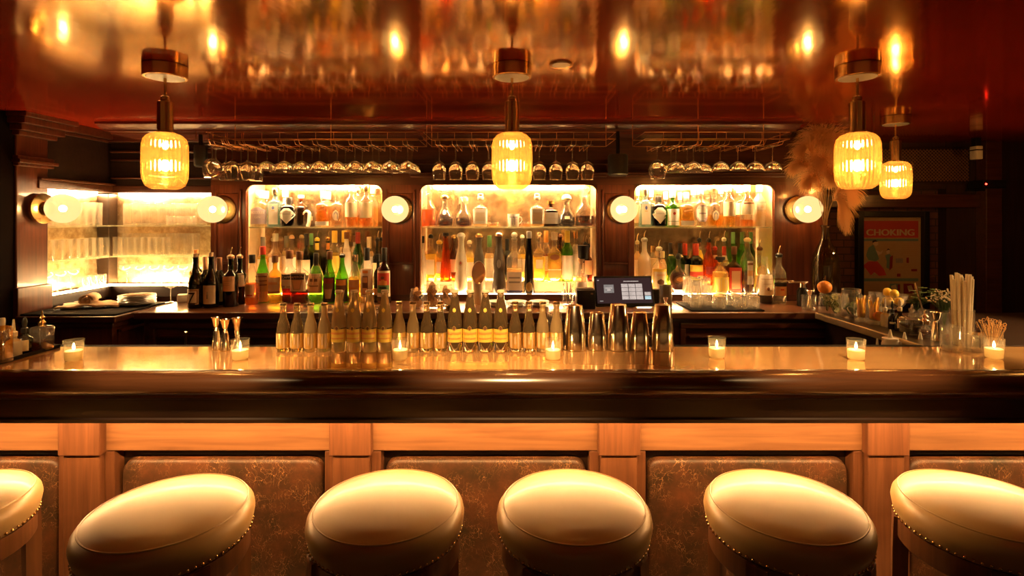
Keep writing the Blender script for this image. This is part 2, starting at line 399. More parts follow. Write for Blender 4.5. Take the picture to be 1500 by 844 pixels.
def text_wrap(bm, prof, dy, s, u, z, size, off, mi, width, slant=0):
    vs, fs = text_tris(s)
    if not vs: return
    w = max(v[0] for v in vs) - min(v[0] for v in vs); k = width / w
    r = radius_at(prof, z)[0]
    vv = [bm.verts.new(surf(prof, dy, u + v[0] * k / r, z + (v[1] - .35) * size + slant * v[0] * k, off)) for v in vs]
    for f in fs:
        try: bm.faces.new([vv[i] for i in f]).material_index = mi
        except ValueError: pass
G = {
 'clear': M['clear'], 'crystal': M['crystal'], 'frost': glass('frosted glass', (.92, .9, .86), .3, .05, .2, .62, (.9, .86, .76)),
 'blue': glass('pale blue glass', (.62, .86, .95), .5, .05, .03, .22, (.45, .72, .85)),
 'green': glass('bright green glass', (.26, .62, .06), .5, .05, .03, .12, (.2, .5, .05)),
 'bottle': glass('deep bottle green glass', (.16, .36, .05), .5, .06, .03, .08, (.06, .14, .02)),
 'wine': glass('black wine glass', (.05, .06, .02), .5, .06, .04, .2, (.012, .012, .006)),
 'black': glass('opaque black glass', (.01, .008, .006), .4, .06, .05, .9, (.010, .008, .007)),
 'brown': glass('brown glass', (.35, .12, .02), .5, .06, .03, .1, (.15, .05, .01)),
 'amber': glass('amber glass', (.80, .30, .05), .5, .05, .03, .15, (.7, .22, .03)),
 'grey': plain('grey stoneware', (.20, .17, .13), .4), 'char': plain('charcoal stoneware', (.085, .068, .052), .35),
 'talavera': plain('white glazed stoneware', (.80, .70, .52), .3),
}
LQ = {
 'misty': glass('misty chilled liquid', (.90, .80, .62), .2, .03, .1, .34, (.95, .74, .46)),
 'water': glass('clear liquid', (.93, .88, .78), .3, .03, .03, .06, (.95, .82, .6)), 'gold': glass('golden liquid', (.95, .70, .20), .2, .03, .05, .25, (.95, .62, .12)),
 'amber': glass('amber liquid', (.96, .64, .20), .2, .03, .05, .14, (.92, .52, .10)), 'red': glass('red liquid', (.36, .03, .012), .2, .03, .05, .3, (.22, .016, .006)),
 'brown': glass('brown liquid', (.34, .09, .02), .2, .03, .05, .25, (.22, .05, .01)), 'dark': glass('dark liquid', (.06, .02, .01), .2, .03, .05, .5, (.03, .01, .006)),
 'green': glass('green liquid', (.36, .70, .10), .2, .03, .05, .25, (.30, .58, .06)), 'yellow': glass('yellow liquid', (.98, .82, .25), .2, .03, .05, .35, (.98, .78, .16)),
 'cloudy': glass('cloudy liquid', (.85, .7, .45), .1, .03, .3, .6, (.85, .68, .4)), 'orange': glass('orange liquid', (.95, .42, .08), .2, .03, .05, .3, (.95, .36, .05)),
}
PC = {'white': (.86, .80, .68), 'cream': (.80, .66, .44), 'tan': (.58, .38, .20), 'orange': (.85, .36, .08), 'yellow': (.95, .66, .10), 'red': (.62, .06, .03), 'black': (.015, .012, .010),
      'purple': (.42, .33, .36), 'green': (.12, .26, .08), 'brown': (.20, .08, .03), 'blue': (.12, .14, .42), 'gold': (.75, .52, .18), 'grey': (.35, .32, .28), 'peach': (.80, .48, .24), 'teal': (.20, .34, .30), 'dkred': (.30, .03, .02)}
def ink(c): return col('print ' + c, PC[c], .5) if c != 'gold' else plain('print gold foil', PC['gold'], .3, .8)
def capmat(c): return {'gold': M['brass'], 'steel': M['steel'], 'clear': M['clear'], 'crystal': M['crystal']}.get(c) or col('cap ' + c, PC.get(c, (.4, .2, .1)), .4)

def bottle(px, w, top, Y, zb, shape, label, g='clear', solid=None, lq=None, lab=None, cap=('screw', 'black'), dy=1.0, name='liquor_bottle', group='bottles behind the bar', marks=(), text=(), rz=0, seg=24, ribs=0, cat='bottle'):
    x = X(px, Y); r = w / 2 / F * Y; h = Z(top, Y) - zb
    if dy == 1.0 and 'square' in shape: dy = .8
    ck, cc = cap
    sp = {'pour': .062, 'ball': r * .8, 'stopper': r * .9, 'cork': .022, 'bung': .024, 'screw': .010, 'dome': r * .55, 'none': 0, 'crown': .004, 'tall': .032, 'wax': .004, 'loop': .03, 'pump': .045, 'bulb': .045, 'nozzle': .05}[ck]
    hg = h - sp
    prof = [(a[0] * r, a[1] * hg, a[2] if len(a) > 2 else 0) for a in SH[shape]]
    t = thing(name, label, cat, (x, Y, zb), group, rz)
    finish('glass_body' if g not in ('grey', 'char', 'talavera') else 'stoneware_body', LA(prof, seg=seg, dy=dy, cap1=bool(solid), ribs=ribs, ribd=.03 if ribs else 0), solid or G[g], t, smooth=50)
    if lq:
        lc, fr = lq; zt = fr * hg; pts = []
        for p in prof:
            if p[1] < zt: pts.append((p[0] * .93, p[1] * .985 + .003, p[2]))
        rr, s = radius_at(prof, zt); pts.append((rr * .93, zt, s))
        finish('liquid', LA(pts, seg=seg, dy=dy), LQ[lc], t, smooth=50)
    if lab:
        c, z0, z1, u = lab[:4]; shp = lab[4] if len(lab) > 4 else 'rect'
        bm = bmesh.new(); ms = [ink(c)]
        patch(bm, prof, dy, -u, u, z0 * hg, z1 * hg, .0012, 0, shp)
        for i, mk in enumerate(marks):
            a, b, c0, c1, cl = mk[:5]; sh_ = mk[5] if len(mk) > 5 else 'rect'
            if c1 <= z0 or c0 >= z1:
                b2 = bmesh.new(); patch(b2, prof, dy, a, b, c0 * hg, c1 * hg, .0018, 0, sh_, 6, 4); m2 = [ink(cl)]
                for s, tu, tz, size, width, tc_, *sl in text:
                    if c0 <= tz <= c1: m2.append(ink(tc_)); text_wrap(b2, prof, dy, s, tu, tz * hg, size, .0035, len(m2) - 1, width)
                finish('label_band', b2, m2, t, smooth=60); continue
            ms.append(ink(cl)); patch(bm, prof, dy, a, b, c0 * hg, c1 * hg, .0018 + .0003 * i, len(ms) - 1, sh_, 6, 4)
        for s, tu, tz, size, width, cl, *sl in text:
            if z0 <= tz <= z1: ms.append(ink(cl)); text_wrap(bm, prof, dy, s, tu, tz * hg, size, .0035, len(ms) - 1, width, sl[0] if sl else 0)
            elif not any(mk[2] <= tz <= mk[3] for mk in marks):
                b2 = bmesh.new(); text_wrap(b2, prof, dy, s, tu, tz * hg, size, .0015, 0, width, sl[0] if sl else 0); finish('lettering', b2, ink(cl), t, smooth=60)
        finish('label', bm, ms, t, smooth=60)
    nr = prof[-1][0]; cm = capmat(cc)
    bm = bmesh.new()
    if ck == 'screw': lathe(bm, [(nr * 1.15, -.035), (nr * 1.2, -.03), (nr * 1.2, .006), (nr * 1.1, .010)], seg=14)
    elif ck == 'wax': lathe(bm, [(nr * 1.06, -.075), (nr * 1.1, -.07), (nr * 1.1, .001), (nr * 1.0, .004)], seg=14)
    elif ck == 'crown': lathe(bm, [(nr * 1.2, -.004), (nr * 1.22, -.002), (nr * 1.08, .004)], seg=14)
    elif ck == 'cork': lathe(bm, [(nr * .8, -.012), (nr * .85, 0), (nr * 1.35, .001), (nr * 1.4, .012), (nr * 1.3, .022)], seg=14)
    elif ck == 'bung': lathe(bm, [(nr * .66, -.012), (nr * .72, 0), (nr * .80, .001), (nr * .80, .022), (nr * .7, .024)], seg=14)
    elif ck == 'tall': lathe(bm, [(nr * 1.06, -.02), (nr * 1.12, -.018), (nr * 1.15, .028), (nr * 1.05, .032)], seg=14)
    elif ck == 'pour':
        lathe(bm, [(nr * .9, -.01), (nr * 1.2, -.004), (nr * 1.2, .008), (nr * .6, .016), (nr * .5, .018)], seg=12)
        tube(bm, [(0, 0, .014), (.001, 0, .035), (.004, 0, .05), (.009, 0, .062)], .0042, 8, .0026, mi=1)
    elif ck == 'ball': lathe(bm, [(nr * .8, -.01), (nr * .9, 0)] + [(r * .4 * math.sin(PI * (.12 + .88 * k / 8)), r * .4 * (1 - math.cos(PI * (.12 + .88 * k / 8)))) for k in range(9)], seg=16)
    elif ck == 'dome': lathe(bm, [(nr * 1.02, -.004), (nr * 1.12, .002)] + [(nr * 1.12 * math.cos(PI / 2 * k / 6 * .97), .002 + r * .53 * math.sin(PI / 2 * k / 6)) for k in range(7)], seg=18)
    elif ck == 'stopper': lathe(bm, [(nr * .7, -.02), (nr * .75, 0), (nr * .5, r * .12), (nr * .95, r * .4), (nr * 1.15, r * .65), (nr * .8, r * .85), (nr * .2, r * .9)], seg=12)
    elif ck == 'loop':
        lathe(bm, [(nr * .9, -.01), (nr * 1.15, 0), (nr * 1.1, .01)], seg=12)
        tube(bm, [(nr * .9 * math.cos(a), 0, .012 + .009 + .010 * math.sin(a)) for a in [k * 2 * PI / 14 for k in range(14)]], .003, 6, closed=True)
    elif ck == 'pump':
        lathe(bm, [(nr * 1.3, -.015), (nr * 1.35, 0), (nr * .8, .006), (nr * .7, .012), (nr * 1.1, .018), (nr * .4, .028), (nr * .3, .045)], seg=14)
    elif ck == 'bulb': lathe(bm, [(nr * 1.1, -.012), (nr * 1.15, .004), (nr * .55, .008), (nr * .8, .018), (nr * .85, .03), (nr * .5, .042), (nr * .15, .045)], seg=14)
    elif ck == 'nozzle': lathe(bm, [(nr * 1.15, -.012), (nr * 1.2, .004), (nr * .6, .008), (nr * .3, .05)], seg=14)
    if ck != 'none':
        nm = {'pour': 'pourer', 'stopper': 'stopper', 'ball': 'stopper', 'cork': 'stopper', 'bung': 'stopper', 'loop': 'stopper', 'pump': 'dasher_top', 'bulb': 'dropper_bulb', 'nozzle': 'nozzle'}.get(ck, 'cap')
        finish(nm, bm, [cm, M['steel']] if ck == 'pour' else cm, t, (0, 0, hg))
    else: bm.free()
    return t

# ------------------------------------------------------------------ the room
CEIL = 2.154
struct(finish('floor', B(-4.7, 5.4, -3.0, 4.3, -.06, 0), wood('dark floor boards', (.03, .014, .008), (.06, .026, .014), .4, .1, 'Y'), smooth=0))
struct(finish('ceiling', B(-4.7, 5.4, -3.0, 4.3, CEIL, CEIL + .06), M['ceiling'], smooth=0))
wallm = plain('dark brown painted wall', (.030, .012, .007), .6)
struct(finish('wall_back', B(-4.7, 5.4, 4.1, 4.3, 0, CEIL), M['brick'], smooth=0))
struct(finish('wall_front', B(-4.7, 5.4, -3.1, -3.0, 0, CEIL), wallm, smooth=0))
struct(finish('wall_left', B(-4.8, -4.7, -3.0, 4.3, 0, CEIL), wallm, smooth=0))
struct(finish('wall_right', B(5.4, 5.5, -3.0, 4.3, 0, CEIL), wallm, smooth=0))

# ---- alcove corner at the left end: walls, ledge, header, pilaster
struct(finish('wall_alcove_side', B(-4.7, -2.86, 2.93, 4.1, 0, CEIL), M['mahogany'], smooth=0))
struct(finish('wall_alcove_back', B(-2.86, -1.95, 3.75, 4.1, 0, CEIL), M['mahogany'], smooth=0))
bm = bmesh.new()
box(bm, -2.86, -2.71, 3.03, 3.75, 1.80, CEIL); box(bm, -2.71, -1.93, 3.60, 3.75, 1.80, CEIL)
struct(finish('trim_1', bm, M['dark'], smooth=0))
bm = bmesh.new()
for z0, z1, o in ((1.752, 1.80, .02), (1.80, 1.815, .035), (2.085, 2.105, .02), (2.105, CEIL, .05)):
    box(bm, -2.86, -2.71 + o, 3.03, 3.75, z0, z1, .004)
for z0, z1, o in ((1.752, 1.80, .012), (1.845, 1.858, .02), (1.965, 1.98, .02), (2.02, 2.035, .03), (2.09, CEIL, .05)):
    box(bm, -2.70, -1.93, 3.60 - o, 3.75, z0, z1, .004)
struct(finish('trim_2', bm, M['mahogany_x'], smooth=0))
bm = bmesh.new()   # pilaster with capital, neck ring and plinth
box(bm, -2.90, -2.70, 2.90, 3.10, 0, CEIL, .006)
for z0, z1, o in ((1.868, 1.885, .02), (1.885, 1.905, .035), (1.905, 1.925, .02), (2.035, 2.06, .03), (2.06, 2.095, .055), (2.095, 2.13, .085), (2.13, CEIL, .10), (0, 1.20, .015)):
    box(bm, -2.90, -2.70 + o, 2.90 - o * .5, 3.10 + o, z0, z1, .004)
struct(finish('trim_3', bm, M['mahogany'], smooth=0))
struct(finish('wall_near_left', B(-4.7, -2.71, 2.74, 2.90, 0, CEIL), plain('black painted wall', (.006, .002, .001), .9, spec=.06), smooth=0))

alc = thing('back_ledge_cabinet', 'dark cabinet wall with lit mirrors and ledge in the left corner alcove', 'cabinet', (-2.2, 3.5, 0))
def part(name, bm, m, root, smooth=0):
    o = finish(name, bm, m, root, smooth=smooth); o.location = -root.location; return o
bm = bmesh.new(); box(bm, -2.855, -2.71, 3.11, 3.745, 1.05, 1.125); box(bm, -2.71, -1.935, 3.60, 3.745, 1.05, 1.125)
part('ledge', bm, M['dark'], alc)
part('side_mirror', B(-2.858, -2.85, 3.11, 3.74, 1.13, 1.75), M['mirror_bright'], alc)
part('back_mirror', B(-2.85, -1.935, 3.735, 3.743, 1.13, 1.75), M['mirror_bright'], alc)
part('corner_post', B(-2.845, -2.765, 3.65, 3.733, 1.128, 1.75, .004), M['dark'], alc)
bm = bmesh.new(); box(bm, -2.735, -2.718, 3.11, 3.615, 1.1255, 1.134); box(bm, -2.735, -1.94, 3.605, 3.622, 1.1255, 1.134)
part('led_strip', bm, M['led'], alc)
bm = bmesh.new(); box(bm, -2.84, -2.832, 3.12, 3.64, 1.738, 1.748); box(bm, -2.75, -1.95, 3.722, 3.73, 1.738, 1.748)
part('led_strip', bm, M['led_mid'], alc)
for zt, nm in ((1.534, 'upper'), (1.326, 'middle')):
    tag(finish('glass_shelf', B(-2.848, -2.705, 3.11, 3.645, zt - .009, zt), M['shelfglass'], smooth=0), f'{nm} glass shelf along the side wall of the left alcove', 'shelf', 'glass shelves in the left alcove')
    tag(finish('glass_shelf', B(-2.70, -1.935, 3.605, 3.733, zt - .009, zt), M['shelfglass'], smooth=0), f'{nm} glass shelf along the back wall of the left alcove', 'shelf', 'glass shelves in the left alcove')

# ---- the back bar: three lit niches between columns
YF = 3.42
bb = thing('back_bar', 'carved mahogany back bar with three lit mirrored bottle niches', 'cabinet', (0, 3.5, 0))
NI = [(-1.71, -.833), (-.592, .548), (.785, 1.688)]
NZ0, NZ1 = 1.089, 1.795
edges = [-1.935] + [e for n in NI for e in n] + [2.0]
for k in range(4):
    x0, x1 = edges[2 * k], edges[2 * k + 1]
    c = part('column', B(x0, x1, YF + .0005, 3.70, 1.05, NZ1 + .04), M['mahogany'], bb)
    bm = bmesh.new(); w = x1 - x0
    if w < .3:
        a, b = x0 + .035, x1 - .035
        for q in (a, b): box(bm, q - .006, q + .006, YF - .010, YF + .002, 1.12, 1.76, .003)
        box(bm, a + .012, b - .012, YF - .005, YF + .002, 1.30, 1.74, .004); box(bm, a, b, YF - .007, YF + .002, 1.285, 1.293, .002)
        o = finish('moulding', bm, M['mahogany'], c); bm = bmesh.new()
    else: bm.free()
bm = bmesh.new(); box(bm, -1.935, 2.0, YF, YF + .022, NZ1, 2.10); box(bm, -1.935, 2.0, YF + .022, 3.70, NZ1 + .04, 2.10)
for n in NI:     # rounded upper corners of the openings
    for x, s in ((n[0], 1), (n[1], -1)):
        r = .055; pts = [(x, NZ1 + .004), (x, NZ1 - r)] + [(x + s * r * (1 - math.cos(a)), NZ1 - r + r * math.sin(a)) for a in [PI / 2 * k / 6 for k in range(1, 7)]] + [(x + s * r, NZ1 + .004)]
        poly_prism(bm, pts, YF, YF + .02)
part('header', bm, M['mahogany_x'], bb)
bm = bmesh.new()
for n in NI:
    box(bm, n[0] - .06, n[1] + .06, YF - .018, YF, 1.845, 1.862, .004); box(bm, n[0] - .07, n[1] + .07, YF - .03, YF, 1.862, 1.876, .004)
box(bm, -1.93, 1.99, YF - .012, YF, 1.925, 1.932, .002)
part('header_moulding', bm, M['mahogany_x'], bb)
part('base_strip', B(-1.935, 2.0, YF, 3.70, 1.05, NZ1 - .706), M['mahogany_x'], bb)
lining = plain('cream niche lining', (.72, .52, .30), .5)
for n in NI:
    bm = bmesh.new(); x0, x1 = n
    box(bm, x0, x0 + .006, YF + .022, 3.68, NZ0, NZ1 + .04); box(bm, x1 - .006, x1, YF + .022, 3.68, NZ0, NZ1 + .04)
    box(bm, x0, x1, YF + .022, 3.68, NZ1 + .034, NZ1 + .04); box(bm, x0, x1, YF, 3.68, NZ0, NZ0 + .004)
    part('niche_lining', bm, lining, bb)
    part('niche_mirror', B(x0 + .007, x1 - .007, 3.672, 3.679, NZ0 + .005, NZ1 + .033), M['mirror'], bb)
    part('led_strip', B(x0 + .02, x1 - .02, YF + .026, YF + .036, NZ1 + .012, NZ1 + .024), M['led_niche'], bb)
    zr_ = 1.160 if n is NI[1] else 1.135
    part('led_strip', B(x0 + .02, x1 - .02, 3.653, 3.666, zr_ - .002, zr_ + .008), M['led_low'], bb)
    part('led_strip', B(x0 + .02, x1 - .02, YF + .003, YF + .009, NZ0 + .0045, NZ0 + .009), M['led_soft'], bb)
for k, (n, nm) in enumerate(zip(NI, ('left', 'centre', 'right'))):
    tag(finish('glass_shelf', B(n[0] + .008, n[1] - .008, YF + .025, 3.67, 1.517, 1.526), M['shelfglass'], smooth=0), f'glass shelf halfway up the {nm} bottle niche of the back bar', 'shelf', 'glass shelves in the back bar')
part('riser', B(NI[1][0] + .01, NI[1][1] - .01, 3.53, 3.65, NZ0 + .005, 1.160), lining, bb)
part('riser', B(NI[0][0] + .01, NI[0][1] - .01, 3.522, 3.65, NZ0 + .005, 1.135), lining, bb)
part('riser', B(NI[2][0] + .01, NI[2][1] - .01, 3.52, 3.65, NZ0 + .005, 1.135), lining, bb)
# cornice on the ceiling
prof = [(3.70, CEIL), (3.70, 2.10), (3.32, 2.10), (3.28, 2.098), (3.275, 2.108), (3.225, 2.108), (3.22, 2.118), (3.19, 2.122), (3.17, 2.135), (3.15, 2.14), (3.15, CEIL)]
struct(finish('trim_4', extrude_x(bmesh.new(), prof, -2.47, 1.72), wood('red brown cornice wood', (.075, .014, .007), (.14, .030, .014), .25, .5, 'X'), smooth=30))

# ---- counters
ct = thing('back_counter', 'dark wooden back counter with panelled front below the bottles', 'counter', (0, 3.2, 0))
part('countertop', B(-2.13, 2.0, 2.995, 3.42, 1.012, 1.05, .006), wood('counter wood', (.085, .028, .011), (.17, .062, .024), .3, .35, 'X'), ct)
part('carcass', B(-2.10, 2.0, 3.04, 3.70, 0, 1.012), M['mahogany_x'], ct)
for k in range(4):
    x0 = -2.06 + k * 1.005
    bm = bmesh.new()
    for (a, b, c, d) in ((0, .95, .955, .985), (0, .95, .70, .72), (0, .03, .72, .955), (.92, .95, .72, .955), (0.05, .90, .90, .912), (.05, .90, .76, .772)):
        box(bm, x0 + a, x0 + b, 3.018, 3.042, c, d, .004)
    part('front_panel', bm, M['mahogany_x'], ct)
lc = thing('side_counter', 'near-black panelled side counter under the stacked plates at left', 'counter', (-2.5, 3.2, 0))
part('carcass', B(-2.69, -2.19, 2.915, 3.40, 0, .985), M['mahogany'], lc)
part('countertop', B(-2.69, -2.15, 2.88, 3.40, 1.012, 1.048, .006), M['mahogany_x'], lc)
part('edge_moulding', B(-2.69, -2.17, 2.895, 3.40, .985, 1.012, .005), M['mahogany_x'], lc)
bm = bmesh.new()
for (y0, y1, z0, z1) in ((2.95, 3.30, .945, .965), (2.95, 3.30, .80, .82), (2.95, 2.97, .80, .965), (3.28, 3.30, .80, .965)): box(bm, -2.192, -2.176, y0, y1, z0, z1, .003)
part('side_panel', bm, M['mahogany'], lc)
tag(finish('bar_mat', B(-2.68, -2.165, 2.90, 3.33, 1.0485, 1.058, .003), M['rubber']), 'black rubber bar mat covering the side counter at left', 'mat')
rc = thing('return_counter', 'side counter running to the back, crowded with garnish jars at right', 'counter', (2.3, 2.6, 0))
part('countertop', B(1.715, 3.3, 2.215, 2.99, 1.012, 1.05, .003), M['dark'], rc)
part('metal_edge', B(1.70, 1.715, 2.215, 2.99, 1.018, 1.052, .003), plain('dull zinc edge', (.55, .40, .24), .35, .8), rc)
part('carcass', B(1.76, 3.3, 2.26, 2.99, 0, 1.012), M['dark'], rc)

# ---- the bar itself
bar = thing('bar_counter', 'long bar with polished copper-coloured top and dark moulded edge', 'counter', (0, 1.95, 0))
XA, XB = -3.4, 3.4
part('bar_top', B(XA, XB, 1.775, 2.115, 1.035, 1.07), M['bartop'], bar)
prof = [(1.784, 1.0705), (1.776, 1.077), (1.762, 1.080), (1.742, 1.078), (1.722, 1.068), (1.708, 1.053), (1.701, 1.036), (1.703, 1.022), (1.711, 1.012), (1.722, 1.008), (1.722, 1.0), (1.765, 1.0), (1.765, 1.034), (1.784, 1.034)]
part('bar_nosing', extrude_x(bmesh.new(), prof, XA, XB), wood('glossy espresso wood', (.055, .021, .009), (.10, .040, .017), .22, .5, 'X'), bar, smooth=35)
part('apron', extrude_x(bmesh.new(), [(1.722, .9995), (1.722, .996), (1.735, .990), (1.735, .930), (1.728, .926), (1.728, .915), (1.765, .915), (1.765, .9995)], XA, XB), wood('apron wood', (.014, .005, .003), (.030, .011, .005), .45, 0, 'X'), bar, smooth=35)  # wood darkened to keep the apron shaded where the added downlights reach
part('under_slab', B(XA, XB, 1.766, 2.10, 1.0, 1.034), M['dark'], bar)
part('rail', B(XA, XB, 1.985, 2.05, .713, .999, .004), M['rail'], bar)
part('backing', B(XA, XB, 2.04, 2.09, 0, .999), M['dark'], bar)
part('led_strip', B(-2.9, 2.9, 1.772, 1.784, .905, .913), M['led_bar'], bar)
bm = bmesh.new(); box(bm, -2.9, 2.9, 1.766, 1.790, .913, .999)
part('led_channel', bm, M['dark'], bar)
for x in (-2.58, -1.59, -.595, .395, 1.382, 2.37):
    p = part('post', B(x - .068, x + .068, 1.965, 2.045, 0, .999, .004), M['post'], bar)
    finish('post_cap', B(x - .077, x + .077, 1.952, 2.045, .708, .998, .004), M['post'], p, smooth=0)
    box_ = bmesh.new()
    box(box_, x - .105, x - .068, 1.99, 2.045, 0, .71, .003); box(box_, x + .068, x + .105, 1.99, 2.045, 0, .71, .003)
    finish('stile', box_, M['post'], p, smooth=0)
for x0 in (-2.58, -1.59, -.595, .395, 1.382):
    a, b = x0 + .115, x0 + .985 - .11
    bm = bmesh.new(); r = .05; z1, z0 = .672, .10
    out = [(a, z0), (b, z0)] + [(b - r + r * math.cos(t), z1 - r + r * math.sin(t)) for t in [PI / 2 * k / 6 for k in range(7)]] + [(a + r - r * math.sin(t), z1 - r + r * math.cos(t)) for t in [PI / 2 * k / 6 for k in range(7)]]
    cxm, czm = (a + b) / 2, (z0 + z1) / 2
    rings = []
    for y, k in ((2.042, 1), (2.03, 1), (2.018, .992), (2.010, .975), (2.006, .94)):
        rings.append([bm.verts.new((cxm + (x - cxm) * (1 - (1 - k) * .6), y, czm + (z - czm) * k)) for x, z in out])
    for p, q in zip(rings, rings[1:]):
        for i in range(len(out)): bm.faces.new((p[i], p[(i + 1) % len(out)], q[(i + 1) % len(out)], q[i]))
    bm.faces.new(rings[-1]); bmesh.ops.recalc_face_normals(bm, faces=bm.faces[:])
    part('upholstered_panel', bm, M['panel_leather'], bar, smooth=50)
for px in (1110, 1475):
    x = X(px, 1.775); bm = bmesh.new(); box(bm, x - .028, x + .028, 1.785, 1.80, .892, .912, .003)
    part('led_clip', bm, M['steel'], bar)
part('service_rail', B(XA, 1.69, 2.116, 2.20, 1.02, 1.058, .003), M['rubber'], bar)
part('well_shelf', B(-2.0, 3.3, 2.20, 2.212, .60, 1.0), M['dark'], bar)
tag(finish('speed_rail', B(1.0, 1.68, 2.23, 2.45, .80, .88, .004), M['dark']), 'dark bottle well behind the bar holding white squeeze bottles', 'shelf')

# ---- right-hand wall: panels, header, vent, poster
bm = bmesh.new(); box(bm, 3.28, 5.4, 4.02, 4.1, 0, CEIL); box(bm, 2.05, 5.4, 4.03, 4.1, 1.80, CEIL); box(bm, 2.05, 2.16, 4.04, 4.1, 0, CEIL)
struct(finish('wall_panel_right', bm, wood('dark panelling', (.020, .008, .005), (.040, .015, .008), .45, .1, 'Z'), smooth=0))
bm = bmesh.new(); box(bm, 2.05, 3.5, 3.98, 4.03, 1.66, 1.76, .006); box(bm, 3.50, 3.62, 3.93, 4.02, 0, CEIL, .006)
struct(finish('trim_5', bm, M['mahogany_x'], smooth=0))
vt = thing('wall_vent', 'dark lattice vent grille high on the right wall', 'vent', (3.1, 4.02, 1.98))
part('frame', B(2.72, 3.46, 4.015, 4.029, 1.84, 2.12, .003), M['dark'], vt)
bm = bmesh.new()
for s in (1, -1):
    for k in range(-9, 30):
        x0 = 2.76 + k * .026
        pts = []
        z0, z1 = 1.86, 2.10
        xa, xb = (x0, x0 + .24) if s > 0 else (x0 + .24, x0)
        t0 = max(0, (2.74 - min(xa, xb)) / .24); t1 = min(1, (3.44 - min(xa, xb)) / .24)
        if t1 <= t0: continue
        if s > 0: pa, pb = (xa + .24 * t0, z0 + .24 * t0), (xa + .24 * t1, z0 + .24 * t1)
        else: pa, pb = (xb + .24 * t0, z1 - .24 * t0), (xb + .24 * t1, z1 - .24 * t1)
        tube(bm, [(pa[0], 4.011, pa[1]), (pb[0], 4.011, pb[1])], .0032, 4)
part('lattice', bm, plain('dull brass lattice', (.22, .11, .05), .5, .4), vt)

po = thing('framed_poster', 'framed first-aid poster with red CHOKING title on the right wall', 'poster', (2.92, 4.09, 1.3))
px0, px1, pz0, pz1 = X(1261, 4.09), X(1348, 4.09), .93, Z(318, 4.09)
bm = bmesh.new()
for q in ((px0 - .045, px0, pz0 - .04, pz1 + .045), (px1, px1 + .045, pz0 - .04, pz1 + .045), (px0, px1, pz1, pz1 + .045), (px0, px1, pz0 - .04, pz0)):
    box(bm, q[0], q[1], 4.05, 4.098, q[2], q[3], .004)
part('frame', bm, M['black'], po)
ms = [col('poster paper', (.60, .42, .24), .6), ink('red'), ink('cream'), ink('teal'), ink('black'), ink('dkred'), ink('grey'), ink('tan')]
bm = bmesh.new(); box(bm, px0, px1, 4.085, 4.095, pz0, pz1)
W, Hh = px1 - px0, (430 - 318) / F * 4.09
def U(u): return px0 + W * u
def V(v): return pz1 - Hh * v       # v: 0 top .. 1 at px 430
def pr(u0, u1, v0, v1, mi, y=4.0846): box(bm, U(u0), U(u1), y, y + .0012, V(v1), V(v0), 0, mi)
pr(.03, .96, .05, .27, 1); pr(.03, .96, .285, .315, 3); pr(.03, .96, .80, .84, 3)
for dx_ in (-.003, -.0015, 0, .0015, .003): text_flat(bm, 'CHOKING', U(.49) + dx_, 4.0838 - dx_ * .05, V(.20), .070, 2, W * .80)
text_flat(bm, 'A CROWD IS NOT YOUR BEST HELP', U(.5), 4.0838, V(.825), .014, 2, W * .80) if False else None
def blob(pts, mi, y=4.084): poly_prism(bm, [(U(u), V(v)) for u, v in pts], y, y + .0012, mi)
blob([(.05, .62), (.02, .70), (.06, .66), (.16, .76), (.22, .72), (.30, .77), (.42, .76), (.38, .68), (.27, .58), (.12, .58)], 1)
blob([(.12, .56), (.08, .50), (.12, .40), (.20, .36), (.24, .42), (.30, .55), (.24, .58)], 3)
blob([(.20, .36), (.19, .325), (.23, .31), (.28, .325), (.285, .36), (.25, .38)], 2, 4.0835); blob([(.19, .34), (.185, .31), (.235, .30), (.28, .32), (.22, .325)], 4, 4.083)
blob([(.24, .43), (.32, .46), (.36, .43), (.34, .48), (.28, .50)], 2, 4.083)
blob([(.42, .45), (.45, .42), (.48, .44), (.47, .48), (.43, .48)], 2); blob([(.42, .44), (.45, .41), (.49, .43), (.45, .43)], 4, 4.083)
blob([(.40, .50), (.47, .48), (.53, .52), (.52, .60), (.47, .68), (.42, .66), (.43, .58)], 3); blob([(.48, .52), (.53, .50), (.52, .66), (.47, .70)], 5, 4.083)
for v in (.35, .375, .40, .43): pr(.35, .60, v, v + .010, 7)
for v in (.345, .37, .395, .42, .445, .47, .50): pr(.68, .94, v, v + .010, 7)
pr(.58, .70, .54, .60, 6); pr(.76, .80, .53, .60, 5); pr(.84, .94, .68, .71, 5); pr(.60, .66, .74, .78, 5); pr(.70, .92, .62, .632, 7); pr(.62, .92, .655, .667, 7)
for v in (.88, .91, .94, .97, 1.0, 1.03, 1.06): pr(.05, .42, v, v + .012, 7)
pr(.48, .65, .87, 1.0, 3); blob([(.50, .90), (.58, .88), (.60, .95), (.55, .99), (.50, .96)], 2, 4.083); pr(.61, .65, .88, 1.0, 5, 4.083)
pr(.71, .90, .87, 1.0, 5); blob([(.77, .90), (.84, .89), (.87, .95), (.80, .98)], 2, 4.083)
o = part('sheet', bm, ms, po)
part('pane', B(px0, px1, 4.072, 4.074, pz0, pz1), glass('picture glass', (.97, .96, .94), .5, .05, .01), po)

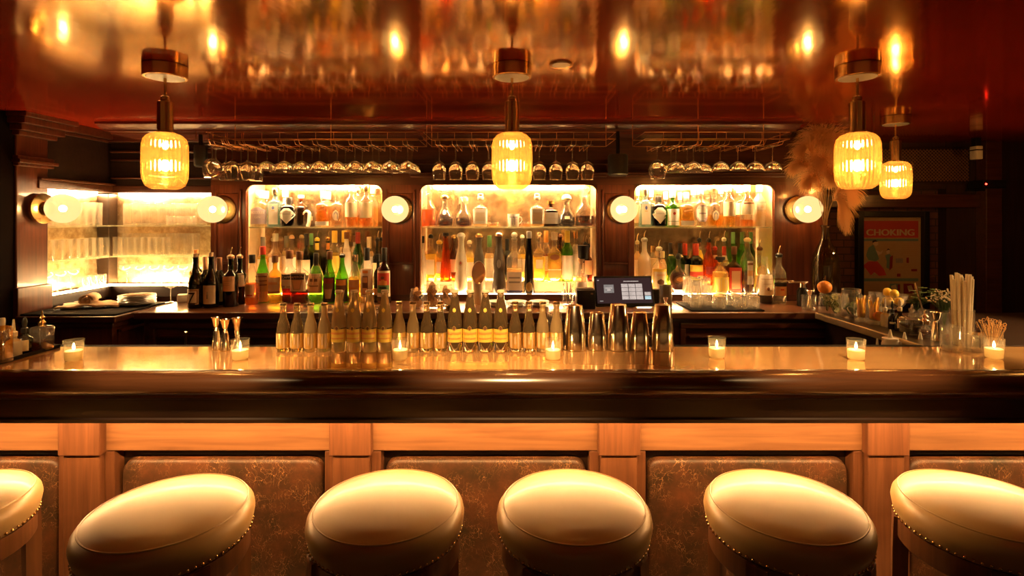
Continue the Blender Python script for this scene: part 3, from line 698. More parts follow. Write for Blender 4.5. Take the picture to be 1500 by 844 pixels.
bx = thing('amplifier_box', 'small black device with red indicator light on the right wall', 'device', (X(1452, 3.9), 3.9, Z(270, 3.9)))
finish('case', B(-.085, .085, -.03, .1, -.03, .03, .004), M['black'], bx)
finish('indicator_light', sphere(bmesh.new(), (-.065, -.031, 0), .006, u=8, v=6), emit('red indicator', (1, .02, .01), 6), bx)
tag(finish('wall_bracket', B(-.09, .09, .04, .118, -.045, -.031), M['black'], None, (X(1452, 3.9), 3.9, Z(270, 3.9))), 'black bracket shelf carrying the device with the red light', 'bracket')
sn = thing('motion_sensor', 'small pale boxy sensor under the ceiling at far right', 'sensor', (X(1430, 3.8), 3.8, 2.05))
finish('body', B(-.024, .024, -.03, .03, -.05, .045, .006), M['white'], sn)
finish('bracket', B(-.02, .02, -.02, .02, .045, CEIL - 2.05, .003), M['black'], sn)
finish('stripe', B(-.0245, .0245, -.0305, .03, .012, .020), M['black'], sn, smooth=0)

# ---- lamps
def pendant(x, Y, label):
    t = thing('pendant_lamp', label, 'pendant lamp', (x, Y, CEIL), 'ribbed glass pendant lamps')
    finish('canopy', LA([(.064, -.046), (.072, -.046), (.074, -.044), (.075, -.002), (.072, 0)], seg=40), M['brass'], t)
    finish('canopy_plate', LA([(.063, -.0475), (.064, -.0455)], seg=40), M['white'], t)
    finish('rod', LA([(.005, -.125), (.005, -.046)], seg=10), M['brass'], t)
    bm = bmesh.new(); lathe(bm, [(.010, -.135), (.016, -.128), (.016, -.118), (.006, -.110)], seg=16)
    finish('ring', bm, M['brass'], t)
    finish('stem', LA([(.031, -.262), (.031, -.248), (.026, -.245), (.026, -.138), (.020, -.134)], seg=24, ribs=12, ribd=.05), M['brass'], t)
    pr_ = [(.034, -.252), (.055, -.262), (.068, -.276), (.0735, -.298), (.0745, -.33), (.0745, -.40), (.072, -.428), (.064, -.449), (.050, -.461), (.036, -.465)]
    pr_ = [(a, b, 0, .030) for a, b in pr_] + [(a - .0045, b, 0, 0) for a, b in reversed(pr_)]; pr_.append(pr_[0])
    bm = LA(pr_, seg=192, cap0=False, cap1=False, ribs=32); bmesh.ops.remove_doubles(bm, verts=bm.verts, dist=1e-6); bmesh.ops.recalc_face_normals(bm, faces=bm.faces[:])
    finish('shade', bm, M['shade'], t, smooth=50)
    finish('socket', LA([(.008, -.356), (.013, -.35), (.013, -.318), (.008, -.312)], seg=16), M['brass'], t)
    b = finish('bulb', sphere(sphere(bmesh.new(), (0, 0, -.376), .017, (1, 1, 1.2), 16, 10), (0, 0, -.300), .0125, (1, 1, .8), 12, 8), M['bulb_pendant'], t)  # upper sphere is an added glow standing for the bulb's reflection
    return t
pendant(X(242, 2.0), 2.0, 'ribbed amber glass pendant lamp over the left end of the bar')
pendant(X(750, 2.0), 2.0, 'ribbed amber glass pendant lamp over the middle of the bar')
pendant(X(1256, 2.0), 2.0, 'ribbed amber glass pendant lamp over the right end of the bar')
pendant(X(1312, 3.0), 3.0, 'smaller-looking farthest ribbed pendant lamp over the right side counter')
pendant(2.45, 2.05, 'added ribbed fill pendant lamp past the right picture edge, near the bar')  # extra lamp, out of view, added to brighten the right side
pendant(3.15, 3.0, 'added ribbed fill pendant lamp past the right picture edge, over the side counter')  # second unseen lamp added for light on the garnish counter
def sconce(loc, rz, label, bulb='bulb'):
    t = thing('globe_sconce', label, 'wall lamp', loc, 'globe sconces', rz)     # local -y is outwards
    bm = LA([(.086, 0), (.088, .006), (.085, .014), (.07, .018), (.045, .022), (.04, .045)], seg=36)
    bmesh.ops.rotate(bm, verts=bm.verts, cent=(0, 0, 0), matrix=Matrix.Rotation(PI / 2, 3, 'X'))
    finish('backplate', bm, M['brass'], t)
    finish('globe', sphere(bmesh.new(), (0, -.120, 0), .083, u=32, v=20), M['globe'], t)
    finish('bulb', sphere(bmesh.new(), (0, -.120, 0), .019, u=12, v=8), M[bulb], t)
zs = 1.636
sconce((-2.684, 3.04, zs), PI / 2, 'opal globe sconce on the pilaster at the far left')
sconce((X(327, YF), YF - .001, zs), 0, 'opal globe sconce on the column above the wine bottles')
sconce((X(585, YF), YF - .006, zs), 0, 'opal globe sconce between the left and centre niches')
sconce((X(908, YF), YF - .006, zs), 0, 'opal globe sconce between the centre and right niches')
sconce((X(1168, YF), YF - .001, zs), 0, 'opal globe sconce beside the pampas grass')
dl = thing('recessed_downlight', 'small round unlit downlight set in the glossy ceiling', 'ceiling light', (X(822, 1.98), 1.98, CEIL))
finish('trim_ring', LA([(.034, -.004), (.045, -.006), (.046, 0)], seg=28), M['brass'], dl)
finish('lens', LA([(.033, -.0045), (.033, 0)], seg=24), M['white'], dl)
for px, py, Y, r, lab in ((905, 241, 3.22, .060, 'black drum speaker under the cornice beside the middle glass rack'), (294, 228, 3.3, .038, 'black drum speaker at the left end of the left glass rack')):
    z = Z(py, Y); sp = thing('drum_speaker', lab, 'speaker', (X(px, Y), Y, z), 'drum speakers')
    finish('housing', LA([(r * .9, -.065), (r, -.06), (r, .05), (r * .9, .06)], seg=28), plain('matte black metal', (.018, .017, .013), .5), sp)
    finish('grille', LA([(r * .85, -.069), (r * .86, -.064)], seg=28), M['black'], sp)
    finish('mount', LA([(.012, .058), (.012, 2.105 - z)], seg=10), M['black'], sp)

# unseen downlights added to brighten the bar, windows and sconces added behind the viewer
for i, x in enumerate((-2.2, -1.1, .0, 1.1, 2.2)):
    t = thing('recessed_downlight', f'added unseen fill downlight in front of the bar, {ordl(i, 5)} of five', 'ceiling light', (x, 1.2, CEIL), 'added fill downlights')
    finish('trim_ring', LA([(.038, -.004), (.050, -.006), (.052, 0)], seg=28), M['brass'], t)
    l = bpy.data.lights.new('added_fill_spot', 'SPOT'); l.energy = 30; l.color = (1, .60, .25); l.spot_size = math.radians(42); l.spot_blend = .7; l.shadow_soft_size = .035
    o = bpy.data.objects.new('added_fill_spot', l); C.objects.link(o); o.parent = t; o.location = (0, 0, -.02); o.rotation_euler = (math.radians(35), 0, 0)
t = thing('recessed_downlight', 'added fill downlight past the right picture edge over the side counter', 'ceiling light', (3.5, 2.3, CEIL), 'added fill downlights')  # added lamp out of view, there to brighten the garnish jars
finish('trim_ring', LA([(.038, -.004), (.050, -.006), (.052, 0)], seg=28), M['brass'], t)
l = bpy.data.lights.new('added_fill_spot', 'SPOT'); l.energy = 60; l.color = (1, .60, .25); l.spot_size = math.radians(50); l.spot_blend = .7; l.shadow_soft_size = .035
o = bpy.data.objects.new('added_fill_spot', l); C.objects.link(o); o.parent = t; o.location = (0, 0, -.02); o.rotation_euler = Vector((1.95 - 3.5, 2.6 - 2.3, 1.1 - 2.13)).to_track_quat('-Z', 'Y').to_euler()
for i, x in enumerate((-3.4, -2.0, -.7, .7, 2.0, 3.4)):
    w_ = finish('window_%d' % (i + 1), B(x - .20, x + .20, -2.998, -2.985, .9, 1.85), emit('added window glow', (1, .50, .16), .12), smooth=0); struct(w_)  # glowing panels added out of view for streaks in steel and glass
    bm = bmesh.new()
    for q_ in ((x - .24, x - .20, .86, 1.89), (x + .20, x + .24, .86, 1.89), (x - .20, x + .20, 1.85, 1.89), (x - .20, x + .20, .86, .90), (x - .01, x + .01, .90, 1.85)): box(bm, q_[0], q_[1], -2.998, -2.96, q_[2], q_[3])
    f_ = finish('window_frame', bm, M['dark'], w_, smooth=0)
for x in (-2.7, -1.35, 0, 1.35, 2.7):
    sconce((x, -2.999, 1.75), PI, 'opal globe sconce added out of view behind the viewer, at %+.1f metres across' % x, 'led_soft')  # unseen globes added for highlights on curved metal and glass

# ------------------------------------------------------------------ bottles on the back bar
ZS, ZC, ZN = 1.5262, 1.0502, 1.0932
RL, RC = 1.1352, 1.1602
Wt = (('water', .55))
# left niche, glass shelf
bottle(380.5, 25, 279, 3.50, ZS, 'squat', 'flat clear gin bottle with purple-grey label, left niche shelf', lab=('purple', .08, .62, .95, 'arch'), cap=('tall', 'white'), dy=.55, lq=('water', .6),
       text=(('BOODLES', 0, .45, .024, .072, 'white'), ('GIN', 0, .30, .022, .034, 'white')))
bottle(403.5, 19, 276, 3.50, ZS, 'square', 'pale blue square gin bottle, left niche shelf', g='blue', lab=('white', .06, .62, .62), cap=('screw', 'steel'), lq=('water', .6),
       marks=((-.18, .18, .46, .56, 'blue', 'oval'), (-.22, .22, .42, .44, 'gold')))
bottle(424, 22, 289, 3.50, ZS, 'squat', 'black apothecary gin bottle with white diamond label, left niche shelf', g='black', lab=('white', .10, .74, 1.1, 'diamond'), cap=('screw', 'black'),
       text=(('HENDRICK', 0, .45, .012, .045, 'grey'),))
bottle(441, 18, 286, 3.60, ZS, 'squat', 'dark brown apothecary bottle half hidden behind the diamond-labelled one', g='brown', cap=('cork', 'cream'), lq=('dark', .7))
bottle(389, 22, 280, 3.60, ZS, 'squat', 'clear flat bottle with white cap directly behind the purple-labelled gin', cap=('tall', 'white'), dy=.5)
bottle(418, 19, 279, 3.61, ZS, 'slope', 'clear bottle with sloping shoulders behind the blue gin bottle', lq=('water', .5), cap=('screw', 'white'))
bottle(474, 20, 280, 3.50, ZS, 'squat', 'amber bourbon bottle with a white band at its base, left niche shelf', g='clear', lq=('amber', .66), lab=('white', .03, .17, 1.0), cap=('tall', 'cream'),
       text=(('BAKER', 0, .55, .016, .045, 'cream', .2),))
bottle(481, 18, 281, 3.60, ZS, 'squat', 'amber bottle standing behind the white-banded bourbon', lq=('amber', .6), cap=('tall', 'cream'))
bottle(494, 20, 281, 3.50, ZS, 'squat', 'clear tequila bottle with horseshoe label and loop stopper, left niche shelf', lq=('water', .7), lab=('cream', .2, .55, .45, 'oval'), cap=('loop', 'clear'), dy=.7,
       marks=((-.3, .3, .24, .50, 'grey', 'arch'), (-.2, .2, .22, .44, 'cream', 'arch')))
bottle(515.5, 19, 271, 3.48, ZS, 'spirit', 'tall clear rum bottle with cream label, left of its pair on left niche shelf', lq=('amber', .25), lab=('cream', .24, .60, 1.1), cap=('screw', 'cream'))
bottle(537, 20, 271, 3.48, ZS, 'spirit', 'tall clear rum bottle with cream label, right of its pair on left niche shelf', lq=('amber', .30), lab=('cream', .22, .60, 1.1), cap=('screw', 'gold'))
bottle(525, 18, 273, 3.60, ZS, 'spirit', 'tall clear bottle behind and between the pair of rum bottles', lq=('amber', .3), cap=('screw', 'steel'))
bottle(546, 16, 274, 3.60, ZS, 'spirit', 'tall clear bottle at the far right end of left niche shelf', lq=('gold', .5), cap=('screw', 'cream'))
t = thing('horn_figurine', 'small curled white horn ornament on the left niche shelf', 'ornament', (X(450, 3.52), 3.52, ZS), None)
bm = bmesh.new(); pts = [(.024 * math.cos(a) - .004, 0, .068 + .034 * math.sin(a)) for a in [PI * .9 - k * .25 for k in range(10)]] + [(.012, 0, .025), (.004, 0, .0)]
tube(bm, pts, .004, 8, .013); finish('horn', bm, M['white'], t)
finish('tab', B(.014, .036, -.006, .006, .04, .065, .003), M['paper'], t)
# left niche, back rows
def back(px, wd, top, Y, zb, shape, label, **k):
    k.setdefault('group', 'bottles behind the bar'); return bottle(px, wd, top, Y, zb, shape, label, **k)
NB = 'in left niche'
for a in [
 (366, 14, 337, 3.57, 'slope', 'slim clear bottle with steel pourer, leftmost in the left niche back row', dict(lq=('cloudy', .6), cap=('pour', 'white'), lab=('cream', .3, .55, 1.0))),
 (381, 15, 347, 3.57, 'spirit', 'bottle with a grey cap, second from left in left niche back row', dict(lq=('yellow', .6), cap=('wax', 'grey'), lab=('white', .25, .55, 1.1))),
 (395, 17, 342, 3.57, 'spirit', 'clear bottle with wide cream collar, third from left in left niche back row', dict(lq=('cloudy', .6), cap=('tall', 'cream'), lab=('white', .2, .6, 1.1))),
 (404, 15, 338, 3.62, 'spirit', 'clear bottle with long pourer, fourth from left in left niche back row', dict(lq=('gold', .5), cap=('pour', 'cream'), lab=('white', .3, .5, 1.1))),
 (418, 15, 346, 3.57, 'spirit', 'bottle with dark blue-grey cap, fifth from left in left niche back row', dict(lq=('cloudy', .7), cap=('wax', 'grey'), lab=('cream', .25, .6, 1.1))),
 (430, 17, 344, 3.57, 'spirit', 'clear bottle with rounded peach cap, sixth from left in left niche back row', dict(lq=('yellow', .65), cap=('dome', 'peach'), lab=('white', .2, .6, 1.1))),
 (441, 15, 344, 3.61, 'spirit', 'clear bottle with a small peach cap, seventh from left in left niche back row', dict(lq=('yellow', .6), cap=('dome', 'peach'), lab=('white', .2, .6, 1.1))),
 (448, 13, 342, 3.62, 'bordeaux', 'dark bottle with green cap in the middle of left niche back row', dict(g='bottle', cap=('wax', 'green'))),
 (457, 14, 342, 3.57, 'bordeaux', 'dark bottle with black cap just left of two amber-collared bottles', dict(g='wine', cap=('wax', 'black'), lab=('cream', .2, .5, 1.1))),
 (469, 15, 338, 3.57, 'bordeaux', 'dark bottle with pourer and amber neck collar, left one of two', dict(g='wine', cap=('pour', 'yellow'), lab=('yellow', .78, .93, 1.4))),
 (479, 15, 338, 3.57, 'bordeaux', 'dark bottle with pourer and amber neck collar, right one of two', dict(g='wine', cap=('pour', 'gold'), lab=('orange', .78, .93, 1.4))),
 (489.5, 17, 338, 3.57, 'spirit', 'clear bottle with pale yellow capsule behind the green vermouth bottles', dict(lq=('yellow', .6), cap=('wax', 'yellow'), lab=('yellow', .25, .55, 1.1))),
 (499, 16, 338, 3.61, 'spirit', 'pale bottle with yellow capsule right of the clear yellow-capped one', dict(lq=('cloudy', .7), cap=('wax', 'yellow'), lab=('white', .2, .6, 1.1))),
 (508, 15, 340, 3.57, 'spirit', 'bright white-labelled bottle with dark cap above the clear vermouth', dict(lq=('cloudy', .8), lab=('white', .1, .9, 1.2), cap=('screw', 'brown'))),
 (517, 14, 345, 3.61, 'spirit', 'pale frosted bottle right of the bright white-labelled one', dict(g='frost', lab=('white', .2, .8, 1.2), cap=('screw', 'brown'))),
 (529, 16, 340, 3.57, 'slope', 'dark green bottle with red capsule in left niche back row', dict(g='bottle', cap=('wax', 'dkred'))),
 (540, 15, 347, 3.57, 'spirit', 'clear bottle with cream capsule near the right end of left niche', dict(lq=('cloudy', .7), cap=('wax', 'cream'), lab=('white', .2, .6, 1.1))),
 (549, 14, 338, 3.57, 'bordeaux', 'dark bottle with pourer, second from right in left niche back row', dict(g='wine', cap=('pour', 'black'), lab=('cream', .2, .5, 1.1))),
 (556.5, 12, 338, 3.60, 'bordeaux', 'dark bottle with pourer, rightmost in left niche back row', dict(g='brown', cap=('pour', 'black'))),
]: back(a[0], a[1], a[2], a[3], RL, a[4], a[5], **a[6])
# left niche, front row on the counter
Yf = 3.365
bottle(287.5, 19, 366, 3.30, ZC, 'bordeaux', 'wine bottle with a rusty cork, leftmost behind the Z-labelled wine', g='wine', cap=('bung', 'orange'), lab=('gold', .56, .64, 1.2), group='wine bottles')
bottle(287.5, 20, 371, 3.16, ZC, 'burgundy', 'dark wine bottle with a big letter Z on its label', g='wine', cap=('bung', 'tan'), lab=('tan', .08, .38, .95), marks=((-.8, .8, .10, .36, 'brown'), (-.68, .68, .115, .345, 'cream')), text=(('Z', 0, .20, .105, .040, 'black'),), group='wine bottles')
bottle(301, 16, 376, 3.27, ZC, 'bordeaux', 'dark wine bottle with a pale pink capsule between two corked bottles', g='wine', cap=('wax', 'peach'), group='wine bottles')
bottle(308, 20.5, 370, 3.18, ZC, 'burgundy', 'dark wine bottle with large cream label and tiny figure, front row', g='wine', cap=('bung', 'tan'), lab=('cream', .08, .44, 1.05), marks=((-.12, .12, .18, .26, 'grey'), (-.04, .06, .26, .32, 'grey')), group='wine bottles')
bottle(321, 18, 377, 3.27, ZC, 'bordeaux', 'dark wine bottle with brown capsule behind the cream-labelled wine', g='wine', cap=('wax', 'brown'), lab=('cream', .08, .46, 1.1), group='wine bottles')
bottle(338.5, 21, 362, 3.22, ZC, 'bordeaux', 'black bottle with pourer and square peach label, left of two by the column', g='wine', cap=('pour', 'tan'), lab=('peach', .32, .62, .95), marks=((-.6, .5, .52, .535, 'tan'), (-.6, .3, .48, .49, 'tan'), (-.6, .4, .44, .45, 'tan')), group='wine bottles')
bottle(353, 19, 362, 3.30, ZC, 'bordeaux', 'black bottle with pourer and gold shoulder, right of two by the column', g='wine', cap=('pour', 'tan'), lab=('cream', .38, .66, 1.1), group='wine bottles')
bottle(369, 19.5, 373, 3.30, ZC, 'slope', 'clear bottle half full of orange liqueur at the left niche edge', lq=('orange', .47), lab=('peach', .17, .46, .75), cap=('tall', 'black'), marks=((-.5, .5, .40, .415, 'tan'), (-.3, .5, .2, .23, 'red')))
bottle(387.5, 19, 361, Yf, ZC, 'slope', 'green glass pastis bottle with red cap and tan label', g='green', lab=('tan', .01, .58, 1.25), cap=('tall', 'red'), marks=((-1.2, 1.2, .02, .22, 'peach'), (-1, 1, .5, .53, 'brown'), (-1, 1, .42, .44, 'brown'), (-1, 1, .34, .36, 'brown')))
bottle(404.5, 18.5, 374, Yf, ZC, 'bordeaux', 'golden yellow liqueur bottle with cream label and dark cap', g='clear', lq=('gold', .9), lab=('cream', .20, .56, 1.2), cap=('screw', 'brown'), marks=((-1.1, 1.1, .23, .25, 'dkred'), (-.7, .7, .4, .46, 'peach')))
bottle(422, 22, 367, Yf, ZC, 'spirit', 'red aperitif bottle with black banner and upright white label', lq=('red', .34), lab=('cream', .31, .62, 1.15), cap=('tall', 'brown'), marks=((-.95, .95, .50, .60, 'black'), (-.8, -.2, .33, .37, 'grey'), (.0, .9, .33, .36, 'tan')), text=(('CAPPI', -.02, .55, .021, .056, 'white'),))
bottle(441, 22, 368, 3.34, ZC, 'square', 'square red aperitif bottle with slanting black banner', lq=('red', .28), lab=('cream', .27, .66, 1.05), cap=('tall', 'brown'), marks=((-.72, .62, .30, .54, 'tan', 'cup'), (-.55, .46, .32, .50, 'peach', 'cup'), (-1.0, 1.0, .52, .63, 'black')), text=(('APEROL', 0, .575, .023, .064, 'peach', .10),))
bottle(463, 23, 371, Yf, ZC, 'pome', 'rounded bottle of green liqueur with broad orange label', lq=('green', .74), lab=('tan', .20, .60, 1.15), cap=('wax', 'black'), marks=((-1.0, 1.0, .24, .56, 'peach'), (-.5, -.1, .44, .50, 'brown'), (.1, .5, .44, .50, 'brown'), (-.6, .6, .34, .36, 'brown')))
bottle(483.5, 18, 368, Yf, ZC, 'slope', 'green vermouth bottle with black cap, left of the two', g='green', lab=('black', .02, .55, 1.25), cap=('tall', 'brown'), marks=((-.75, .9, .40, .53, 'dkred'), (-.75, .9, .3, .42, 'brown'), (-.6, .7, .10, .30, 'tan', 'cup')))
bottle(502.5, 18, 361, Yf, ZC, 'slope', 'green vermouth bottle with pourer, right of the two', g='green', lab=('black', .02, .52, 1.25), cap=('pour', 'black'), marks=((-.85, .85, .38, .50, 'orange'), (-.85, .85, .28, .38, 'brown'), (-.6, .7, .08, .28, 'tan', 'cup')))
bottle(520, 18.5, 373, Yf, ZC, 'slope', 'clear tapering bottle of pale orange vermouth beside the green pair', lq=('gold', .55), lab=('peach', .12, .50, .95), cap=('screw', 'steel'), marks=((-.8, .3, .3, .34, 'orange'),))
bottle(537.5, 18, 363, Yf, ZC, 'spirit', 'clear vermouth bottle with tall narrow white label panel', lq=('cloudy', .62), lab=('white', .12, .62, 1.2), cap=('wax', 'black'), marks=((-.5, .4, .55, .60, 'orange'), (-.5, .4, .16, .50, 'brown'), (-.42, .32, .38, .48, 'peach'), (-.42, .32, .17, .28, 'peach')))
bottle(548, 13, 372, 3.38, ZC, 'bordeaux', 'narrow black bottle squeezed beside the sunset-labelled bottle', g='wine', cap=('screw', 'black'), lab=('peach', .16, .3, 1.1))
bottle(563, 20, 363, 3.33, ZC, 'bordeaux', 'dark bottle with red sunset label at the right end of the row', g='brown', cap=('wax', 'black'), lab=('cream', .13, .60, 1.15), marks=((-.95, .95, .34, .56, 'red'), (-.6, .6, .34, .44, 'orange', 'arch'), (-.95, .95, .20, .34, 'green'), (-.3, .25, .45, .50, 'brown', 'oval'), (-.5, .5, .275, .31, 'black')))
# centre niche, glass shelf
cg = 'decanters and bottles on the centre shelf'
bottle(627, 24, 271, 3.50, ZS, 'crystal', 'tall cut-crystal decanter of orange spirit at the left end', g='crystal', lq=('orange', .5), cap=('stopper', 'crystal'), ribs=8, group=cg, name='decanter', cat='decanter')
bottle(652, 24, 284, 3.50, ZS, 'decanter', 'footed clear decanter with gold stopper and red-brown spirit', g='crystal', lq=('brown', .42), cap=('dome', 'gold'), group=cg, name='decanter', cat='decanter', lab=('white', .42, .60, .3, 'oval'))
bottle(679.5, 25, 289, 3.50, ZS, 'decanter', 'conical clear decanter with glass disc stopper and dark spirit', g='crystal', lq=('brown', .32), cap=('screw', 'crystal'), group=cg, name='decanter', cat='decanter')
bottle(705, 20.5, 284, 3.50, ZS, 'square', 'clear bottle with big pale label left of the middle pendant', lq=('cloudy', .62), lab=('white', .10, .62, .9), cap=('loop', 'grey'), group=cg, marks=((-.6, .6, .2, .5, 'cream'),))
bottle(782.5, 20.5, 284, 3.50, ZS, 'square', 'clear bottle with big pale label right of the middle pendant', lq=('cloudy', .62), lab=('white', .10, .62, .9), cap=('loop', 'grey'), group=cg, marks=((-.6, .6, .2, .5, 'cream'),))
bottle(806.5, 20, 294, 3.50, ZS, 'squat', 'short brown whisky bottle with wide white label', g='brown', lq=('brown', .8), lab=('white', .12, .62, 1.2), cap=('cork', 'gold'), group=cg, marks=((-.7, .7, .36, .38, 'cream'),))
bottle(829.5, 25, 285, 3.48, ZS, 'decanter', 'dark bulbous decanter with flat cream stopper', g='crystal', lq=('dark', .52), cap=('dome', 'cream'), group=cg, name='decanter', cat='decanter', lab=('cream', .28, .38, .3))
bottle(856, 27, 273, 3.50, ZS, 'crystal', 'cut-crystal decanter with ball stopper and dark spirit at the right end', g='crystal', lq=('brown', .34), cap=('stopper', 'crystal'), ribs=10, group=cg, name='decanter', cat='decanter')
t = thing('white_mug', 'small white mug with dark column motif behind the middle pendant', 'mug', (X(754, 3.5), 3.5, ZS))
finish('body', LA([(.034, 0), (.036, .003), (.038, .082), (.035, .082), (.033, .006)], seg=24, cap1=True), M['white'], t)
bm = bmesh.new(); pf = [(.0362, 0), (.038, .082)]
patch(bm, pf, 1, -.75, .75, .058, .066, .0012, 0); patch(bm, pf, 1, -.35, -.15, .012, .058, .0012, 0); patch(bm, pf, 1, .15, .35, .012, .058, .0012, 0)
finish('motif', bm, ink('purple'), t); bm = bmesh.new()
tube(bm, [(.036, 0, .065), (.052, 0, .06), (.056, 0, .042), (.048, 0, .025), (.036, 0, .02)], .0035, 8); finish('handle', bm, M['white'], t)
for px, lab in ((722, 'low clear dish of amber drink left of the white mug'), (773, 'low clear dish of amber drink right of the white mug')):
    t = thing('glass_dish', lab, 'dish', (X(px, 3.52), 3.52, ZS), 'low dishes')
    finish('dish', LA([(.028, 0), (.036, .004), (.040, .022), (.042, .03)], seg=24, cap1=False), M['crystal'], t); finish('liquid', LA([(.030, .003), (.035, .006), (.037, .017)], seg=24), LQ['amber'], t)
# centre niche, lower rows
for a in [
 (619, 11, 346, 3.48, ZN, 'slope', 'slender white bottle with black cap at the left edge of centre niche', dict(g='talavera', cap=('screw', 'black'))),
 (634.5, 17, 343, 3.58, RC, 'square', 'square yellow tequila bottle with wide black cap', dict(lq=('yellow', .62), lab=('cream', .16, .5, .6), cap=('dome', 'black'))),
 (654.5, 17, 341, 3.57, RC, 'taper', 'tall tapering amber tequila bottle', dict(g='amber', lq=('amber', .7), cap=('cork', 'black'))),
 (675.5, 20, 341, 3.47, ZN, 'bell', 'white ceramic bell-shaped tequila bottle with painted medallion', dict(g='talavera', cap=('dome', 'white'), lab=('cream', .46, .62, .5, 'oval'), marks=((-.3, .3, .49, .58, 'tan', 'oval'), (-.12, .12, .52, .56, 'red', 'oval')))),
 (703, 18, 341, 3.60, ZN, 'bell', 'grey ceramic bell-shaped tequila bottle with golden dome behind the steel cylinder', dict(g='grey', cap=('dome', 'gold'))),
 (731, 20, 340, 3.46, ZN, 'bell', 'charcoal ceramic bell-shaped tequila bottle with silver dome', dict(g='char', cap=('dome', 'steel'), lab=('grey', .44, .60, .35, 'oval'))),
 (753.5, 23, 340, 3.46, ZN, 'square', 'clear stepped bottle with white ball stopper and purple foot band', dict(lq=('cloudy', .45), cap=('ball', 'white'), lab=('white', .06, .40, .8), marks=((-.8, .8, .02, .07, 'blue'), (-.6, .6, .2, .23, 'grey'), (-.6, .6, .28, .31, 'grey')))),
 (775, 16, 339, 3.45, ZN, 'taper', 'tall black tapering bottle with round gold seal', dict(g='black', cap=('screw', 'grey'), lab=('gold', .04, .20, .62, 'oval'))),
 (790.5, 18, 340, 3.57, RC, 'square', 'clear square tequila bottle with knobbed stopper', dict(lq=('yellow', .55), cap=('stopper', 'steel'), lab=('cream', .3, .5, .5))),
 (811, 20, 340, 3.57, RC, 'square', 'clear square bottle with brown oval mark and amber lower label', dict(lq=('yellow', .62), cap=('tall', 'cream'), lab=('brown', .48, .62, .6, 'oval'), marks=((-.8, .8, .08, .26, 'orange'), (-.8, .8, .26, .28, 'white')))),
 (830, 17, 338, 3.56, RC, 'spirit', 'bright green-shouldered bottle with yellow capsule', dict(g='green', cap=('wax', 'yellow'), lab=('white', .05, .52, 1.2))),
 (851, 18, 378, 3.40, ZC, 'slope', 'clear tapering bottle with wooden cap behind the black printer', dict(lq=('cloudy', .6), cap=('cork', 'tan'), lab=('white', .2, .5, 1.0))),
 (641, 17, 342, 3.625, RC, 'spirit', 'golden bottle with pourer behind the square yellow tequila', dict(lq=('gold', .6), cap=('pour', 'yellow'), lab=('white', .2, .5, 1.1))),
 (663, 15, 344, 3.625, RC, 'spirit', 'dark amber bottle just left of the white ceramic bottle', dict(g='brown', cap=('dome', 'gold'), lab=('cream', .2, .5, 1.1))),
 (688, 16, 352, 3.62, RC, 'spirit', 'clear bottle between the white and grey ceramic bottles', dict(lq=('yellow', .6), cap=('dome', 'cream'), lab=('white', .1, .5, 1.1))),
 (717, 15, 345, 3.62, RC, 'slope', 'green-collared clear bottle left of the charcoal ceramic bottle', dict(lq=('cloudy', .6), lab=('white', .05, .5, 1.1), cap=('wax', 'green'))),
 (743, 14, 350, 3.62, RC, 'bordeaux', 'dark bottle between the charcoal ceramic and ball-stoppered bottles', dict(g='wine', cap=('wax', 'black'))),
 (765, 14, 344, 3.625, RC, 'spirit', 'clear bottle glimpsed left of the black tapering bottle', dict(lq=('yellow', .6), cap=('dome', 'white'), lab=('white', .2, .5, 1.1))),
 (801, 14, 338, 3.625, RC, 'spirit', 'clear bottle with orange capsule behind the square tequila pair', dict(lq=('orange', .5), cap=('wax', 'orange'), lab=('white', .2, .5, 1.1))),
 (821, 13, 343, 3.625, RC, 'spirit', 'brown bottle left of the green-shouldered bottle', dict(g='brown', cap=('dome', 'brown'), lab=('cream', .2, .5, 1.1))),
 (843, 15, 338, 3.625, RC, 'spirit', 'white-labelled bottle with gold top behind the black tumbler', dict(lq=('cloudy', .7), lab=('white', .1, .8, 1.2), cap=('tall', 'gold'))),
 (859, 13, 345, 3.61, RC, 'bordeaux', 'dark bottle with pourer, second from right in centre niche', dict(g='brown', cap=('pour', 'black'), lab=('tan', .2, .5, 1.1))),
 (867, 12, 347, 3.58, RC, 'bordeaux', 'dark bottle with pourer, rightmost in centre niche', dict(g='brown', cap=('pour', 'black'), lab=('peach', .2, .6, 1.1))),
]: back(a[0], a[1], a[2], a[3], a[4], a[5], a[6], **a[7])
